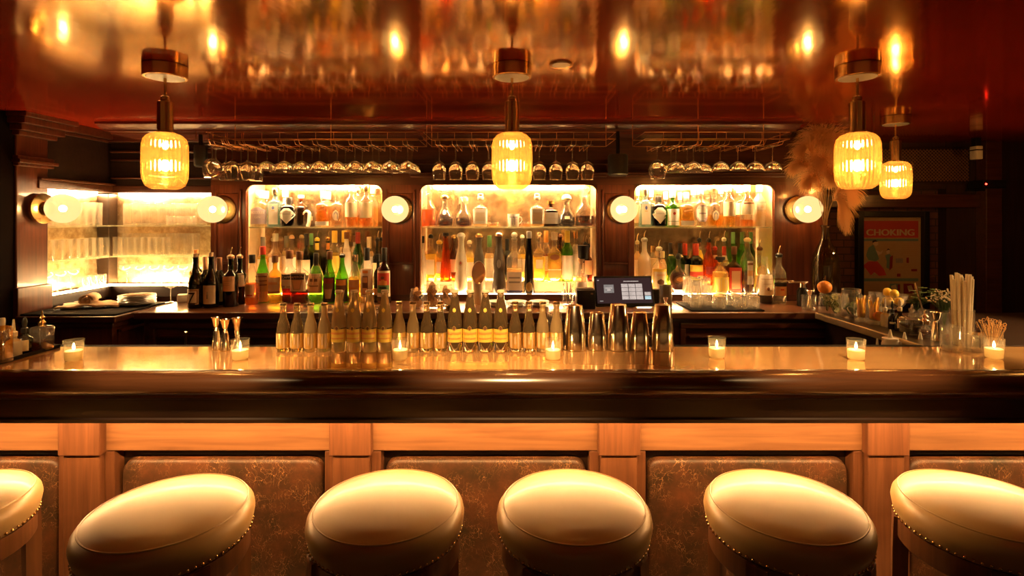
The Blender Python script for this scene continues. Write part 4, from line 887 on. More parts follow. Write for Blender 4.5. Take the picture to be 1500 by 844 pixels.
# right niche, glass shelf
for a in [
 (934, 12, 277, 3.58, 'square', 'pink-tinged square bottle at the left edge of right niche shelf', dict(lq=('cloudy', .6), lab=('peach', .1, .6, .8), cap=('screw', 'white'))),
 (945, 17.5, 277, 3.49, 'square', 'pale blue square gin bottle, right niche shelf', dict(g='blue', lq=('water', .6), lab=('white', .06, .62, .62), cap=('screw', 'steel'), marks=((-.18, .18, .46, .58, 'blue', 'oval'), (-.22, .22, .42, .44, 'gold')))),
 (964.5, 20, 287, 3.50, 'squat', 'black apothecary gin bottle with white diamond label, right niche shelf', dict(g='black', lab=('white', .10, .74, 1.1, 'diamond'), cap=('screw', 'black'), text=(('HENDRICK', 0, .45, .012, .045, 'grey'),))),
 (985, 19.5, 278, 3.49, 'spirit', 'green gin bottle with white label and white cap', dict(g='green', lab=('white', .04, .55, 1.05), cap=('tall', 'white'), marks=((-.9, .9, .16, .175, 'green'), (-.2, .2, .36, .46, 'red', 'oval')))),
 (1005, 20, 282, 3.50, 'squat', 'amber bourbon bottle with white foot band, right niche shelf', dict(lq=('gold', .66), lab=('white', .03, .2, 1.0), cap=('tall', 'cream'), text=(('BAKER', 0, .55, .016, .045, 'cream', .2),))),
 (1026, 20, 274, 3.49, 'spirit', 'clear gin bottle with hexagonal grey-violet label', dict(lq=('water', .65), lab=('purple', .14, .62, .95, 'hex'), cap=('tall', 'purple'), marks=((-.78, .78, .18, .58, 'white', 'hex'), (-.5, .5, .36, .40, 'purple')))),
 (1047, 19, 282, 3.50, 'squat', 'clear tequila bottle with horseshoe label, right niche shelf', dict(lq=('gold', .4), lab=('cream', .2, .55, .45, 'oval'), cap=('loop', 'clear'), dy=.7, marks=((-.3, .3, .24, .50, 'grey', 'arch'), (-.2, .2, .22, .44, 'cream', 'arch')))),
 (1066, 19.5, 271, 3.48, 'spirit', 'tall rum bottle with plain cream label, right niche shelf', dict(lq=('gold', .34), lab=('cream', .26, .62, 1.1), cap=('screw', 'cream'))),
 (1083, 17, 273, 3.60, 'spirit', 'tall bottle with amber dregs behind the moon-labelled bottle', dict(lq=('amber', .25), lab=('cream', .3, .6, 1.1), cap=('screw', 'white'))),
 (1094, 19, 271, 3.48, 'spirit', 'tall clear bottle with white dot label and amber dregs', dict(lq=('amber', .17), lab=('cream', .3, .62, 1.1), cap=('screw', 'white'), marks=((-.35, .25, .36, .50, 'white', 'oval'), (-.8, .8, .56, .60, 'brown')))),
 (1112, 18, 271, 3.49, 'spirit', 'tall frosted bottle at the right end of right niche shelf', dict(g='frost', lq=('cloudy', .45), lab=('white', .42, .58, 1.0), cap=('screw', 'white'), marks=((-.2, .3, .44, .53, 'cream', 'oval'),))),
 (954, 15, 279, 3.61, 'square', 'clear square bottle behind the blue gin, right niche shelf', dict(lq=('water', .5), cap=('screw', 'white'))),
 (975, 15, 281, 3.61, 'square', 'clear bottle behind the black gin, right niche shelf', dict(lq=('water', .5), cap=('tall', 'white'))),
 (996, 15, 282, 3.61, 'squat', 'clear bottle with cream cap behind the green gin', dict(lq=('gold', .5), cap=('tall', 'cream'))),
 (1016, 16, 276, 3.61, 'spirit', 'clear bottle behind the hexagon-labelled gin', dict(lq=('water', .5), cap=('screw', 'white'))),
 (1037, 15, 283, 3.61, 'squat', 'clear bottle behind the horseshoe tequila, right niche shelf', dict(lq=('water', .5), cap=('loop', 'clear'), dy=.6)),
 (1056, 15, 274, 3.61, 'spirit', 'tall clear bottle behind the plain cream-labelled rum', dict(lq=('gold', .3), cap=('screw', 'cream'))),
]: back(a[0], a[1], a[2], a[3], ZS, a[4], a[5], **a[6])
# right niche, lower rows
for a in [
 (933.5, 12, 342, 3.56, RL, 'spirit', 'pale bottle with two-spout pourer at the left edge of right niche', dict(lq=('cloudy', .8), lab=('white', .1, .6, 1.2), cap=('pour', 'cream'))),
 (944, 19, 338, 3.47, ZN, 'spirit', 'tall frosted white vodka bottle with blue-grey cap and pourer', dict(g='frost', lq=('cloudy', .8), lab=('white', .06, .36, 1.0, 'oval'), cap=('pour', 'grey'))),
 (956, 15, 360, 3.58, RL, 'squat', 'cream labelled short bottle behind the frosted vodka', dict(lq=('cloudy', .7), lab=('cream', .1, .7, 1.0), cap=('screw', 'gold'))),
 (965.5, 20, 351, 3.46, ZN, 'bordeaux', 'clear vodka bottle with yellow label and brown oval', dict(lq=('cloudy', .55), lab=('yellow', .04, .56, 1.2), cap=('pour', 'cream'), marks=((-1.1, 1.1, .05, .5, 'cream'), (-.5, .5, .20, .34, 'brown', 'oval'), (-.6, .6, .4, .45, 'peach')))),
 (974, 12, 368, 3.60, RL, 'spirit', 'amber-labelled bottle right of the yellow-labelled vodka', dict(lq=('gold', .6), lab=('peach', .3, .8, 1.2), cap=('screw', 'cream'))),
 (985, 14, 356, 3.60, RL, 'bordeaux', 'dark green bottle behind the round bourbon, left of two', dict(g='bottle', cap=('wax', 'black'), lab=('cream', .7, .8, 1.2))),
 (993, 14, 356, 3.59, RL, 'bordeaux', 'dark green bottle behind the round bourbon, right of two', dict(g='bottle', cap=('wax', 'black'), lab=('cream', .68, .82, 1.2))),
 (994, 27, 371, 3.46, ZN, 'round', 'large round flat bourbon bottle of dark amber', dict(g='clear', lq=('brown', .6), lab=('amber' if False else 'brown', .30, .52, .6, 'oval'), cap=('dome', 'black'), dy=.55, marks=((-.4, .4, .34, .48, 'orange', 'oval'), (-.8, .8, .02, .12, 'cream')))),
 (1006, 15, 357, 3.60, RL, 'bordeaux', 'dark amaro bottle with red cap, left of two', dict(g='wine', cap=('wax', 'red'), lab=('cream', .2, .5, 1.2))),
 (1016.5, 20, 357, 3.53, RL, 'bordeaux', 'dark amaro bottle with red cap and banded label, right of two', dict(g='wine', cap=('wax', 'red'), lab=('yellow', .34, .5, 1.2), marks=((-1.2, 1.2, .22, .34, 'red'), (-.9, .9, .10, .20, 'brown')))),
 (1026.5, 13, 339, 3.60, RL, 'spirit', 'yellow liqueur bottle with black collar and steel pourer', dict(lq=('yellow', .78), cap=('pour', 'black'), lab=('brown', .86, .95, 1.4))),
 (1038.5, 18, 339, 3.53, RL, 'pome', 'amber bottle with black collar and steel pourer', dict(g='amber', lq=('amber', .6), cap=('pour', 'black'), lab=('dkred', .25, .42, .8))),
 (1049, 14, 351, 3.59, RL, 'slope', 'red-brown bottle with red collar and pourer', dict(g='amber', lq=('red', .5), cap=('pour', 'red'), lab=('white', .72, .82, 1.3))),
 (1057, 23, 376, 3.46, ZN, 'spirit', 'bright yellow liqueur bottle with pale yellow label and dark stopper', dict(lq=('yellow', .64), lab=('yellow', .10, .50, 1.1), cap=('cork', 'black'), marks=((-.8, .8, .14, .44, 'cream'), (-.95, .95, .13, .46, 'yellow')))),
 (1063, 14, 338, 3.60, RL, 'slope', 'tall clear bottle with long pourer behind the bright yellow liqueur', dict(lq=('gold', .5), cap=('pour', 'cream'), lab=('white', .3, .5, 1.1))),
 (1060, 13, 361, 3.56, RL, 'slope', 'pink-labelled bottle with red cap above the bright yellow liqueur', dict(lq=('red', .5), cap=('wax', 'red'), lab=('white', .66, .78, 1.3))),
 (1077.5, 18, 361, 3.465, ZN, 'square', 'square bottle with orange-red label and white panel', dict(g='brown', lq=('orange', .6), lab=('red', .06, .62, .9), cap=('tall', 'brown'), marks=((-.6, .6, .12, .54, 'peach'),))),
 (1075, 13, 340, 3.62, RL, 'bordeaux', 'green bottle with dark cap, left of two at the back of right niche', dict(g='green', cap=('wax', 'green'))),
 (1083, 13, 340, 3.62, RL, 'bordeaux', 'green bottle with dark cap, right of two at the back of right niche', dict(g='green', cap=('wax', 'green'))),
 (1094.5, 20, 338, 3.465, ZN, 'spirit', 'clear gin bottle with narrow totem label and pourer', dict(lq=('brown', .42), lab=('white', .18, .62, .42), cap=('pour', 'cream'), marks=((-.38, .38, .34, .44, 'peach'), (-.38, .38, .54, .58, 'brown'), (-.2, .2, .06, .18, 'tan')))),
 (1098.5, 12, 340, 3.62, RL, 'bordeaux', 'dark green bottle behind the totem-labelled gin', dict(g='bottle', cap=('wax', 'green'))),
 (1109, 17, 351, 3.47, ZN, 'spirit', 'clear bottle with a round yellow sun on its label', dict(lq=('cloudy', .4), lab=('yellow', .38, .64, .9, 'oval'), cap=('pour', 'brown'))),
 (1115, 12, 338, 3.62, RL, 'spirit', 'bottle with tall peach capsule at the right end of right niche', dict(lq=('cloudy', .6), cap=('wax', 'peach'), lab=('purple', .4, .55, 1.2))),
 (1124.5, 11, 350, 3.58, RL, 'spirit', 'clear bottle with white capsule at the right edge of right niche', dict(lq=('gold', .5), cap=('wax', 'white'), lab=('white', .2, .5, 1.1))),
 (1121, 22, 376, 3.34, ZC, 'slope', 'long-necked bottle with large cream label on the counter', dict(lq=('dark', .22), lab=('cream', .18, .62, 1.2), cap=('none', 'black'), marks=((-.9, .9, .52, .535, 'tan'), (-.18, .18, .28, .36, 'brown', 'oval'), (-.6, .6, .42, .43, 'tan')))),
 (1140.5, 20, 360, 3.345, ZC, 'spirit', 'clear vodka bottle with lettered bands standing last on the counter', dict(lq=('water', .5), lab=('peach', .16, .36, .95), cap=('pour', 'black'), marks=((-1.1, 1.1, .36, .44, 'black'), (-1.1, 1.1, .50, .53, 'brown'), (-.25, .25, .28, .31, 'red')), text=(('SMIRNOFF', 0, .48, .016, .066, 'cream'),))),
]: back(a[0], a[1], a[2], a[3], a[4], a[5], a[6], **a[7])

# ------------------------------------------------------------------ glassware
def stem_glass(kind):
    """upside down: z = 0 at the foot, bowl hangs below"""
    bowl, sl, fr = {'coupe': ([(.006, 0), (.018, -.004), (.036, -.016), (.045, -.030), (.0475, -.048), (.0475, -.052)], .088, .033),
                    'wine': ([(.006, 0), (.020, -.008), (.032, -.024), (.0385, -.050), (.0375, -.080), (.034, -.104)], .086, .035),
                    'balloon': ([(.006, 0), (.024, -.006), (.042, -.026), (.050, -.054), (.047, -.082), (.038, -.106)], .074, .036)}[kind]
    return bowl, sl, fr
def solid_stem(kind):
    bowl, sl, fr = stem_glass(kind); zo = -sl + .002
    inner = [(max(.0008, r - .0014), z + (-.003 if i == 0 else 0)) for i, (r, z) in enumerate(bowl)]
    ft = [(.0001, 0), (fr, 0), (fr, -.0014), (.010, -.0035), (.004, -.008), (.0032, -.022), (.0034, -sl + .014), (.005, -sl + .003)]
    out = [(r, z + zo) for r, z in bowl]
    inn = [(r, z + zo) for r, z in reversed(inner)] + [(.0001, zo - .003)]
    return ft, out, inn
def make_stem(kind, name, label, cat, loc, group):
    bowl, sl, fr = stem_glass(kind)
    t = thing(name, label, cat, loc, group)
    ft, out, inn = solid_stem(kind)
    finish('foot', LA([(.004, -.0072), (.010, -.0035), (fr, -.0014), (fr, 0), (.004, 0)], seg=24), M['stem'], t)
    finish('stem', LA([(.0048, -sl + .003), (.0034, -sl + .014), (.0032, -.022), (.0039, -.0075)], seg=12), M['stem'], t)
    bm = LA(list(reversed(out)) , seg=32, cap0=False, cap1=True); lathe(bm, list(inn), seg=32, cap0=False, cap1=True)
    bmesh.ops.remove_doubles(bm, verts=bm.verts, dist=1e-6)
    a_ = [v for v in bm.verts if abs(v.co.z - out[-1][1]) < 1e-5]; bmesh.ops.bridge_loops(bm, edges=[e for e in bm.edges if e.verts[0] in a_ and e.verts[1] in a_])
    bmesh.ops.recalc_face_normals(bm, faces=bm.faces[:]); finish('bowl', bm, M['stem'], t)
    return t
protos = {}
def hang(kind, px, Y, label, group, py=None):
    z = 1.9815
    nm = {'coupe': 'coupe_glass', 'wine': 'wine_glass', 'balloon': 'balloon_glass'}[kind]
    loc = (X(px, Y), Y, z)
    if kind not in protos: protos[kind] = make_stem(kind, nm, label, 'glass', loc, group)
    else: copy_tree(protos[kind], loc, label, group)
gl = 'glasses hanging in the left rack'; gc = 'glasses hanging in the centre rack'; gr = 'glasses hanging in the right rack'
L1 = [391 + 25.75 * i for i in range(9)]
for i, px in enumerate(L1): hang('coupe', px, 2.93, f'upside-down coupe, {ordl(i, 9)} in the front row of the left rack', gl)
for i, px in enumerate(L1): hang('coupe', CX + X(px, 2.93) * F / 3.075, 3.075, f'upside-down coupe, {ordl(i, 9)} in the rear row of the left rack', gl)
hang('balloon', 311, 2.91, 'large balloon glass hanging at the left end of the left rack', gl)
hang('balloon', 316, 3.06, 'low balloon glass hanging behind at the left end of the left rack', gl)
WL = [(331, 3.0), (340, 2.92), (353, 3.035), (363, 2.92), (375, 3.03)]
for i, (px, Y) in enumerate(WL): hang('wine', px, Y, f'upside-down wine glass, {ordl(i, 5)} of five in the left rack', gl)
WC = [643.5, 667.5, 692, 716, 740, 763, 790, 814, 838.5, 860]
for i, px in enumerate(WC): hang('wine', px, 2.93, f'upside-down wine glass, {ordl(i, 10)} in the centre rack', gc)
hang('balloon', 963, 2.99, 'small balloon glass hanging at the left end of the right rack', gr)
R1 = [(983, 3.06), (990.5, 2.95), (1007, 3.06), (1016, 2.95), (1031, 3.06), (1055.5, 2.95), (1081, 2.95), (1106.5, 2.95), (1132, 2.95)]
for i, (px, Y) in enumerate(R1): hang('coupe', px, Y, f'upside-down coupe, {ordl(i, 9)} of nine in the right rack', gr)
def rack(x0, x1, label, xs):
    t = thing('glass_rack', label, 'rack', ((x0 + x1) / 2, 2.98, 2.0), 'copper wire glass racks')
    y0, y1, zt, zb, zr = 2.87, 3.17, 2.045, 2.008, 1.980
    bm = bmesh.new()
    for z in (zt, zb):
        for y in (y0, y1): tube(bm, [(x0, y, z), (x1, y, z)], .0022, 6)
        for x in (x0, x1): tube(bm, [(x, y0, z), (x, y1, z)], .0022, 6)
    for x in (x0, (x0 + x1) / 2, x1):
        tube(bm, [(x, y1, zb), (x, y1, 2.139)], .0024, 6)
    o = part('frame', bm, M['copperwire'], t, 60)
    bm = bmesh.new()
    for x in xs:
        tube(bm, [(x, y0, zt), (x, y0, zb)], .0016, 5)
        for q in (-.012, .012):
            if x0 - .001 <= x + q <= x1 + .001: tube(bm, [(x + q, y0 - .02, zr + .02), (x + q, y0, zr - .0005), (x + q, y1, zr - .0005), (x + q, y1, zb)], .0015, 5)
    part('rails', bm, M['copperwire'], t, 60)
rack(X(302, 2.87), X(612, 2.87), 'copper wire glass rack hanging above the left niche', [X(a, 2.93) for a in L1] + [X(311, 2.91), X(316, 3.06)] + [X(a, b) for a, b in WL])
rack(X(612, 2.87) + .03, X(902, 2.87), 'copper wire glass rack hanging above the centre niche', [X(a, 2.93) for a in WC])
rack(X(945, 2.87), X(1157, 2.87), 'copper wire glass rack hanging above the right niche', [X(963, 2.99)] + [X(a, b) for a, b in R1])

cup_p = {}; ga = 'glasses on the left alcove shelves'; gu = 'upturned glasses on the mat'
def tumbler(name, label, loc, r, h, group=None, inv=False, m=None, taper=.86, cat='glass'):
    m = m or ('alcove' if group == ga else 'alcove2' if group == gu else 'clear')
    k = (name, r, h, inv, m, taper)
    if k in cup_p: return copy_tree(cup_p[k], loc, label, group)
    rb, rt = (r, r * taper) if inv else (r * taper, r)
    t = thing(name, label, cat, loc, group)
    if inv: pr_ = [(rb * .95, 0), (rb, .001), (rt, h - .006), (rt * .94, h)]; cap0, cap1 = False, True
    else: pr_ = [(rb * .94, 0), (rb, .006), (rt, h - .001), (rt * .95, h)]; cap0, cap1 = True, False
    finish('body', LA(pr_, seg=24, cap0=cap0, cap1=cap1, ribs=12 if 'ribbed' in name else 0, ribd=.02), M[m] if isinstance(m, str) else m, t, smooth=50)
    zz = h - .014 if inv else 0.003
    finish('base', LA([((rt if inv else rb) * .9, zz), ((rt if inv else rb) * .92, zz + .009)], seg=20), M['crystal'], t)
    cup_p[k] = t; return t
ga = 'glasses on the left alcove shelves'
tumbler_rows = []
for i in range(8): tumbler('highball_glass', f'highball on the middle alcove shelf, side wall, {ordl(i, 8)[:-9] + "from the front" if 0 < i < 7 else ("nearest" if i == 0 else "farthest")}', (-2.745, 3.155 + i * .062, 1.3265), .029, .125, ga, taper=.95)
for i in range(8): tumbler('highball_glass', f'highball on the middle alcove shelf, back wall front row, {ordl(i, 8)}', (X(171 + i * 10.4, 3.645), 3.645, 1.3265), .024, .125, ga, taper=.95)
for i in range(9): tumbler('tall_highball_glass', f'tall highball on the middle alcove shelf, back wall rear row, {ordl(i, 9)}', (X(186 + i * 12.6, 3.705), 3.705, 1.3265), .027, .150, ga, taper=.95)
for i in range(7): tumbler('tall_highball_glass', f'tall highball on the upper alcove shelf, side wall, {ordl(i, 7)[:-9] + "from the front" if 0 < i < 6 else ("nearest" if i == 0 else "farthest")}', (-2.745, 3.155 + i * .062, 1.5345), .027, .150, ga, taper=.95)
for i in range(10): tumbler('tall_highball_glass', f'tall highball on the upper alcove shelf, back wall, {ordl(i, 10)}', (X(187 + i * 12.3, 3.69), 3.69, 1.5345), .027, .150, ga, taper=.95)
for i in range(3): tumbler('rocks_glass', f'low rocks glass on the upper alcove shelf before the highballs, {ordl(i, 3)}', (X(251 + i * 15, 3.632), 3.632, 1.5345), .031, .060, ga, taper=.93)
for i in range(3): tumbler('rocks_glass', f'rocks glass on the lit ledge of the side wall, {["nearest", "middle one", "farthest"][i]}', (-2.775, 3.452 + i * .07, 1.1255), .033, .078, ga, taper=.93)
def standing(kind, label, loc, group, sc=1):
    k = 'up' + kind
    if k in protos: return copy_tree(protos[k], loc, label, group)
    bowl, sl, fr = stem_glass(kind)
    t = thing({'coupe': 'coupe_glass', 'wine': 'wine_glass', 'balloon': 'balloon_glass'}[kind], label, 'glass', loc, group)
    finish('foot', LA([(fr, 0), (fr, .0015), (.010, .004), (.004, .007)], seg=24), M['alcove'], t)
    finish('stem', LA([(.005, .005), (.0030, .02), (.0032, sl - .012), (.005, sl)], seg=10), M['alcove'], t)
    finish('bowl', LA([(r, sl - .002 - z) for r, z in bowl], seg=28, cap1=False), M['alcove'], t)
    protos[k] = t; return t
for i in range(4): hangk = standing('coupe', f'coupe standing on the lit ledge of the side wall, {["nearest", "second from front", "third from front", "farthest"][i]}', (-2.785, 3.165 + i * .068 * 1.0, 1.1255), ga) if i < 1 else standing('coupe', f'coupe standing on the lit ledge of the side wall, {["nearest", "second from front", "third from front", "farthest"][i]}', (-2.785 + (.0 if i % 2 else .0), 3.165 + i * .097, 1.1255), ga) if i < 3 else None
for i in range(6): standing('coupe', f'coupe standing on the lit back ledge of the alcove, {ordl(i, 6)}', (X(186 + i * 21, 3.675), 3.675, 1.1255), ga)
standing('coupe', 'single coupe standing on the side counter beside the stacked plates', (X(250, 3.36), 3.36, 1.0502), None)
# plates, towel
for i in range(9):
    o = finish('plate', LA([(.045, 0), (.05, .001), (.094, .0085), (.098, .0105), (.094, .0105), (.05, .004)], seg=36), M['white'], None, (X(201, 3.22) + .002 * math.sin(i * 2.1), 3.22 + .002 * math.cos(i * 3), 1.0585 + i * .0062))
    tag(o, 'white plate, %s' % ['bottom of the stack on the side counter', 'second from the bottom of the stack', 'third from the bottom of the stack', 'fourth from the bottom of the stack', 'middle of the nine stacked plates', 'fourth from the top of the stack', 'third from the top of the stack', 'second from the top of the stack', 'topmost of the stack on the side counter'][i], 'plate', 'stacked white plates')
o = finish('slate_board', B(-.058, .058, -.05, .05, 0, .004, .001), plain('tan board', (.45, .28, .15), .6), None, (X(201, 3.22), 3.22, 1.0585 + 8 * .0062 + .0112), (0, 0, .3)); tag(o, 'thin tan card lying on top of the plate stack', 'card')
t = thing('folded_towel', 'rolled tan bar towel lying on the mat by the ledge', 'towel', (X(130, 3.12), 3.12, 1.0585), rz=.35)
bm = bmesh.new(); pts = [(-.13 + .035 * k / 5, .0, .018) for k in range(0)]
sp = [(.038 * (1 - k / 42) * math.cos(k * .42), 0, .045 + .036 * (1 - k / 42) * math.sin(k * .42)) for k in range(36)]
ring = []
for (x, y, z) in sp: ring.append((bm.verts.new((x, -.05, z)), bm.verts.new((x, .07, z))))
for a, b in zip(ring, ring[1:]): bm.faces.new((a[0], a[1], b[1], b[0]))
ro = finish('roll', bm, M['cloth'], t, smooth=80); so = ro.modifiers.new('s', 'SOLIDIFY'); so.thickness = .005; so.offset = 0
bm = bmesh.new(); g = bmesh.ops.create_grid(bm, x_segments=14, y_segments=8, size=.5)
for v in g['verts']:
    x, y = v.co.x, v.co.y; v.co = Vector((x * .30 + .015, y * .17 + .01, .007 + .016 * max(0, math.cos(x * 5)) * (1 - abs(y)) + .005 * math.sin(x * 17 + y * 9)))
fo = finish('fold', bm, M['cloth'], t, smooth=80); so = fo.modifiers.new('s', 'SOLIDIFY'); so.thickness = .010; so.offset = 1
for i, (px, Y, r) in enumerate(((750 - 2.66 * F / 3.21, 3.21, .036), (750 - 2.66 * F / 3.288, 3.288, .036))):
    tag(finish('saucer', LA([(r * .5, 0), (r * .55, .001), (r, .008), (r * .96, .010), (r * .5, .004)], seg=30), M['white'], None, (X(px, Y), Y, 1.0585)), ['white saucer on the mat nearest the pilaster', 'white saucer between the pilaster saucer and towel'][i], 'saucer', 'saucers on the bar mat')
o = finish('paper_stack', B(-.045, .045, -.04, .04, 0, .045, .003), M['paper'], None, (X(272, 3.40), 3.40, ZC), (0, 0, .5)); tag(o, 'small stack of cream napkins beside the leftmost wine bottle', 'napkins')

# ------------------------------------------------------------------ mixers on the bar
ZB = 1.0705
mg = 'mixer bottles lined up on the bar'
small = [418, 439, 457.6, 477.6, 585.6, 605, 624, 644, 753, 773, 791, 811]
talls = [498, 520, 542.4, 565.6, 665.6, 687, 710, 733]
def small_mixer(px, top, label, clear):
    return bottle(px, 18.8, top, 2.045, ZB, 'mixer', label, solid=solidglass('misty mixer bottle', (1, .88, .66), .10, .36, (1, .74, .38), 1.38) if clear else solidglass('clear mixer bottle', (1, .88, .66), .0, .12, (1, .72, .36), 1.38), lab=('gold', .08, .40, 1.5), cap=('crown', 'gold'), group=mg, name='mixer_bottle',
           marks=((-.85, -.45, .10, .385, 'peach'), (.35, .6, .10, .385, 'tan'), (-.14, .14, .16, .33, 'tan')))  # upright peach and tan side strips paint reflections onto the foil label
sets = ['left group', 'middle group', 'right group']
for i, px in enumerate(small):
    small_mixer(px, 444 if i < 4 else 442, f'small foil-labelled mixer bottle, {ordl(i % 4, 4)} in the {sets[i // 4]} of four', i in (2, 3, 4, 5, 10, 11))
for i, px in enumerate(talls):
    dark = i >= 4
    bottle(px, 21.4, 425, 2.045, ZB, 'long', f'tall mineral water bottle with yellow label, {ordl(i % 4, 4)} of the {"right" if dark else "left"} four', solid=solidglass('misty mixer bottle', (1, .88, .66), .10, .36, (1, .74, .38), 1.38) if not dark else solidglass('clear mixer bottle', (1, .88, .66), .0, .12, (1, .72, .36), 1.38), lab=('yellow', .17, .385, 1.35), cap=('crown', 'cream'), group=mg, name='mixer_bottle',
           marks=((-.26, .26, .36, .445, 'gold', 'oval'), (-.17, .17, .375, .43, 'brown', 'oval'), (-1.2, 1.2, .155, .185, 'orange') if False else (-1.0, 1.0, .30, .335, 'orange'), (-.9, .9, .225, .245, 'orange'), (-.28, .28, .66, .735, 'yellow', 'oval'), (-1.3, -.5, .39, .405, 'black'), (.5, 1.3, .39, .405, 'black')))
for i, (px, lab) in enumerate(((448, 'inverted pint glass behind the left group of small mixers'), (479, 'inverted pint glass behind the left end of the tall bottles'), (511, 'inverted pint glass behind the first two tall bottles'), (546, 'inverted pint glass behind the last two left tall bottles'), (812, 'inverted pint glass behind the rightmost small mixer'))):
    tumbler('pint_glass', lab, (X(px, 2.158), 2.158, 1.0585), .038, .165 if i < 4 else .14, 'pint glasses behind the mixers', inv=True, taper=.8)
def lathe_thing(name, label, cat, prof, m, loc, group=None, seg=28, **k):
    return tag(finish(name, LA(prof, seg=seg, **k), m, None, loc), label, cat, group)
for i, (px, top) in enumerate(((842, 447), (874.5, 458), (906, 446), (937, 457), (970.5, 446))):
    Y = 2.075; h = Z(top, Y) - ZB; r = (.0445 if i % 2 == 0 else .0385)
    lathe_thing('shaker_tin', f'upturned steel shaker tin, {ordl(i, 5)} of the five beside the mixers', 'shaker tin', [(r * .97, 0), (r * 1.01, .001), (r * 1.01, .004), (r * .985, .005), (r * .955, h * .38), (r * .935, h * .40), (r * .68, h - .002), (r * .64, h), (r * .60, h - .002)], M['steel'], (X(px, Y), Y, ZB), 'steel shaker tins', seg=40)
def jigger(px, Y, zb, h, label, r=.020, wz=.62):
    bm = LA([(r * .92, 0), (r, .001), (r, .003), (r * .62, h * wz * .9), (r * .36, h * wz), (r * .48, h * wz + .004), (r * .36, h * wz + .008), (r * .62, h * .75), (r * .98, h - .002), (r * 1.06, h)], seg=24, cap1=False)
    return tag(finish('jigger', bm, M['steel'], None, (X(px, Y), Y, zb)), label, 'jigger', 'steel jiggers')
jigger(317, 2.075, ZB, .124, 'steel double jigger, left of the three at the back bar edge', .018)
jigger(330, 2.055, ZB, .120, 'steel double jigger, middle of the three at the back bar edge', .018)
jigger(347.5, 2.075, ZB, .122, 'steel double jigger right behind the second candle', .020, .3)
jigger(1371, 2.30, 1.0505, .125, 'tall slim steel jigger on the return counter beside the straws', .020, .7)
t = thing('bar_tap', 'small steel spout rising behind the bar left of the jiggers', 'tap', (X(272, 2.3), 2.3, 0))
finish('pillar', LA([(.018, .90), (.020, 1.02), (.012, 1.028), (.006, 1.034), (.005, 1.085), (.007, 1.088), (.005, 1.092)], seg=16), M['steel'], t)
finish('foot', B(-.03, .03, -.03, .03, 0, .90), M['dark'], t)

# things set shoulder to shoulder are nudged until they only touch
def settle(things, ylim, xlim, it=220, ky=1.0):
    bpy.context.view_layer.update(); D = []
    for o in things:
        pts = [c.matrix_world @ Vector(b) - o.matrix_world.translation for c in o.children_recursive for b in c.bound_box]
        D.append([o, (max(p.x for p in pts) - min(p.x for p in pts)) / 2 + .0006, (max(p.y for p in pts) - min(p.y for p in pts)) / 2 + .0006, max(p.z for p in pts) + o.location.z, o.location.z])
    def fit(o, rx, ry):
        a, b = ylim(o); o.location.y = min(max(o.location.y, a), b); a, b = xlim(o); o.location.x = min(max(o.location.x, a + rx), b - rx)
    for _ in range(it):
        for i, (a, ra, qa, ta, ba) in enumerate(D):
            for b, rb, qb, tb, bb_ in D[i + 1:]:
                if ba > tb or bb_ > ta: continue
                dx, dy = b.location.x - a.location.x, b.location.y - a.location.y
                sx_, sy_ = ra + rb, qa + qb; k = math.hypot(dx / sx_, dy / sy_)
                if k < 1:
                    if k < 1e-4: dy, k = .01, .01 / sy_
                    g = (1 / k - 1) * .3; a.location.x -= dx * g; b.location.x += dx * g; a.location.y -= dy * g * ky; b.location.y += dy * g * ky
                    fit(a, ra, qa); fit(b, rb, qb)
    for i, (a, ra, qa, ta, ba) in enumerate(D):     # what still presses is a slimmer bottle
        k = min([1] + [math.hypot((b.location.x - a.location.x) / (ra + rb), (b.location.y - a.location.y) / (qa + qb)) for j, (b, rb, qb, tb, bb_) in enumerate(D) if j != i and not (ba > tb or bb_ > ta)])
        if k < 1: a.scale = (max(.8, k), max(.8, k), 1)
tops_ = [o for o in C.objects if o.parent is None and o.name.split('.')[0] in ('liquor_bottle', 'decanter', 'white_mug', 'glass_dish', 'mixer_bottle')]
def near(o, z): return abs(o.location.z - z) < .004
for n in NI:
    inn = [o for o in tops_ if n[0] - .03 < o.location.x < n[1] + .03 and o.location.y > 3.4]
    settle([o for o in inn if near(o, ZS)], lambda o: (3.475, 3.618), lambda o: (n[0] + .012, n[1] - .012))
    settle([o for o in inn if not near(o, ZS)], lambda o: (3.46, 3.478) if near(o, ZN) else (3.552, 3.616), lambda o: (n[0] + .010, n[1] - .010))
settle([o for o in tops_ if near(o, ZC) and o.location.x < -.8], lambda o: (3.12, 3.372), lambda o: (-2.0, -.80))
settle([o for o in tops_ if near(o, ZC) and o.location.x > 1.4], lambda o: (3.12, 3.372), lambda o: (1.50, 1.95))
settle([o for o in tops_ if near(o, ZB)], lambda o: (2.030, 2.072), lambda o: (-1, .3), ky=.3)

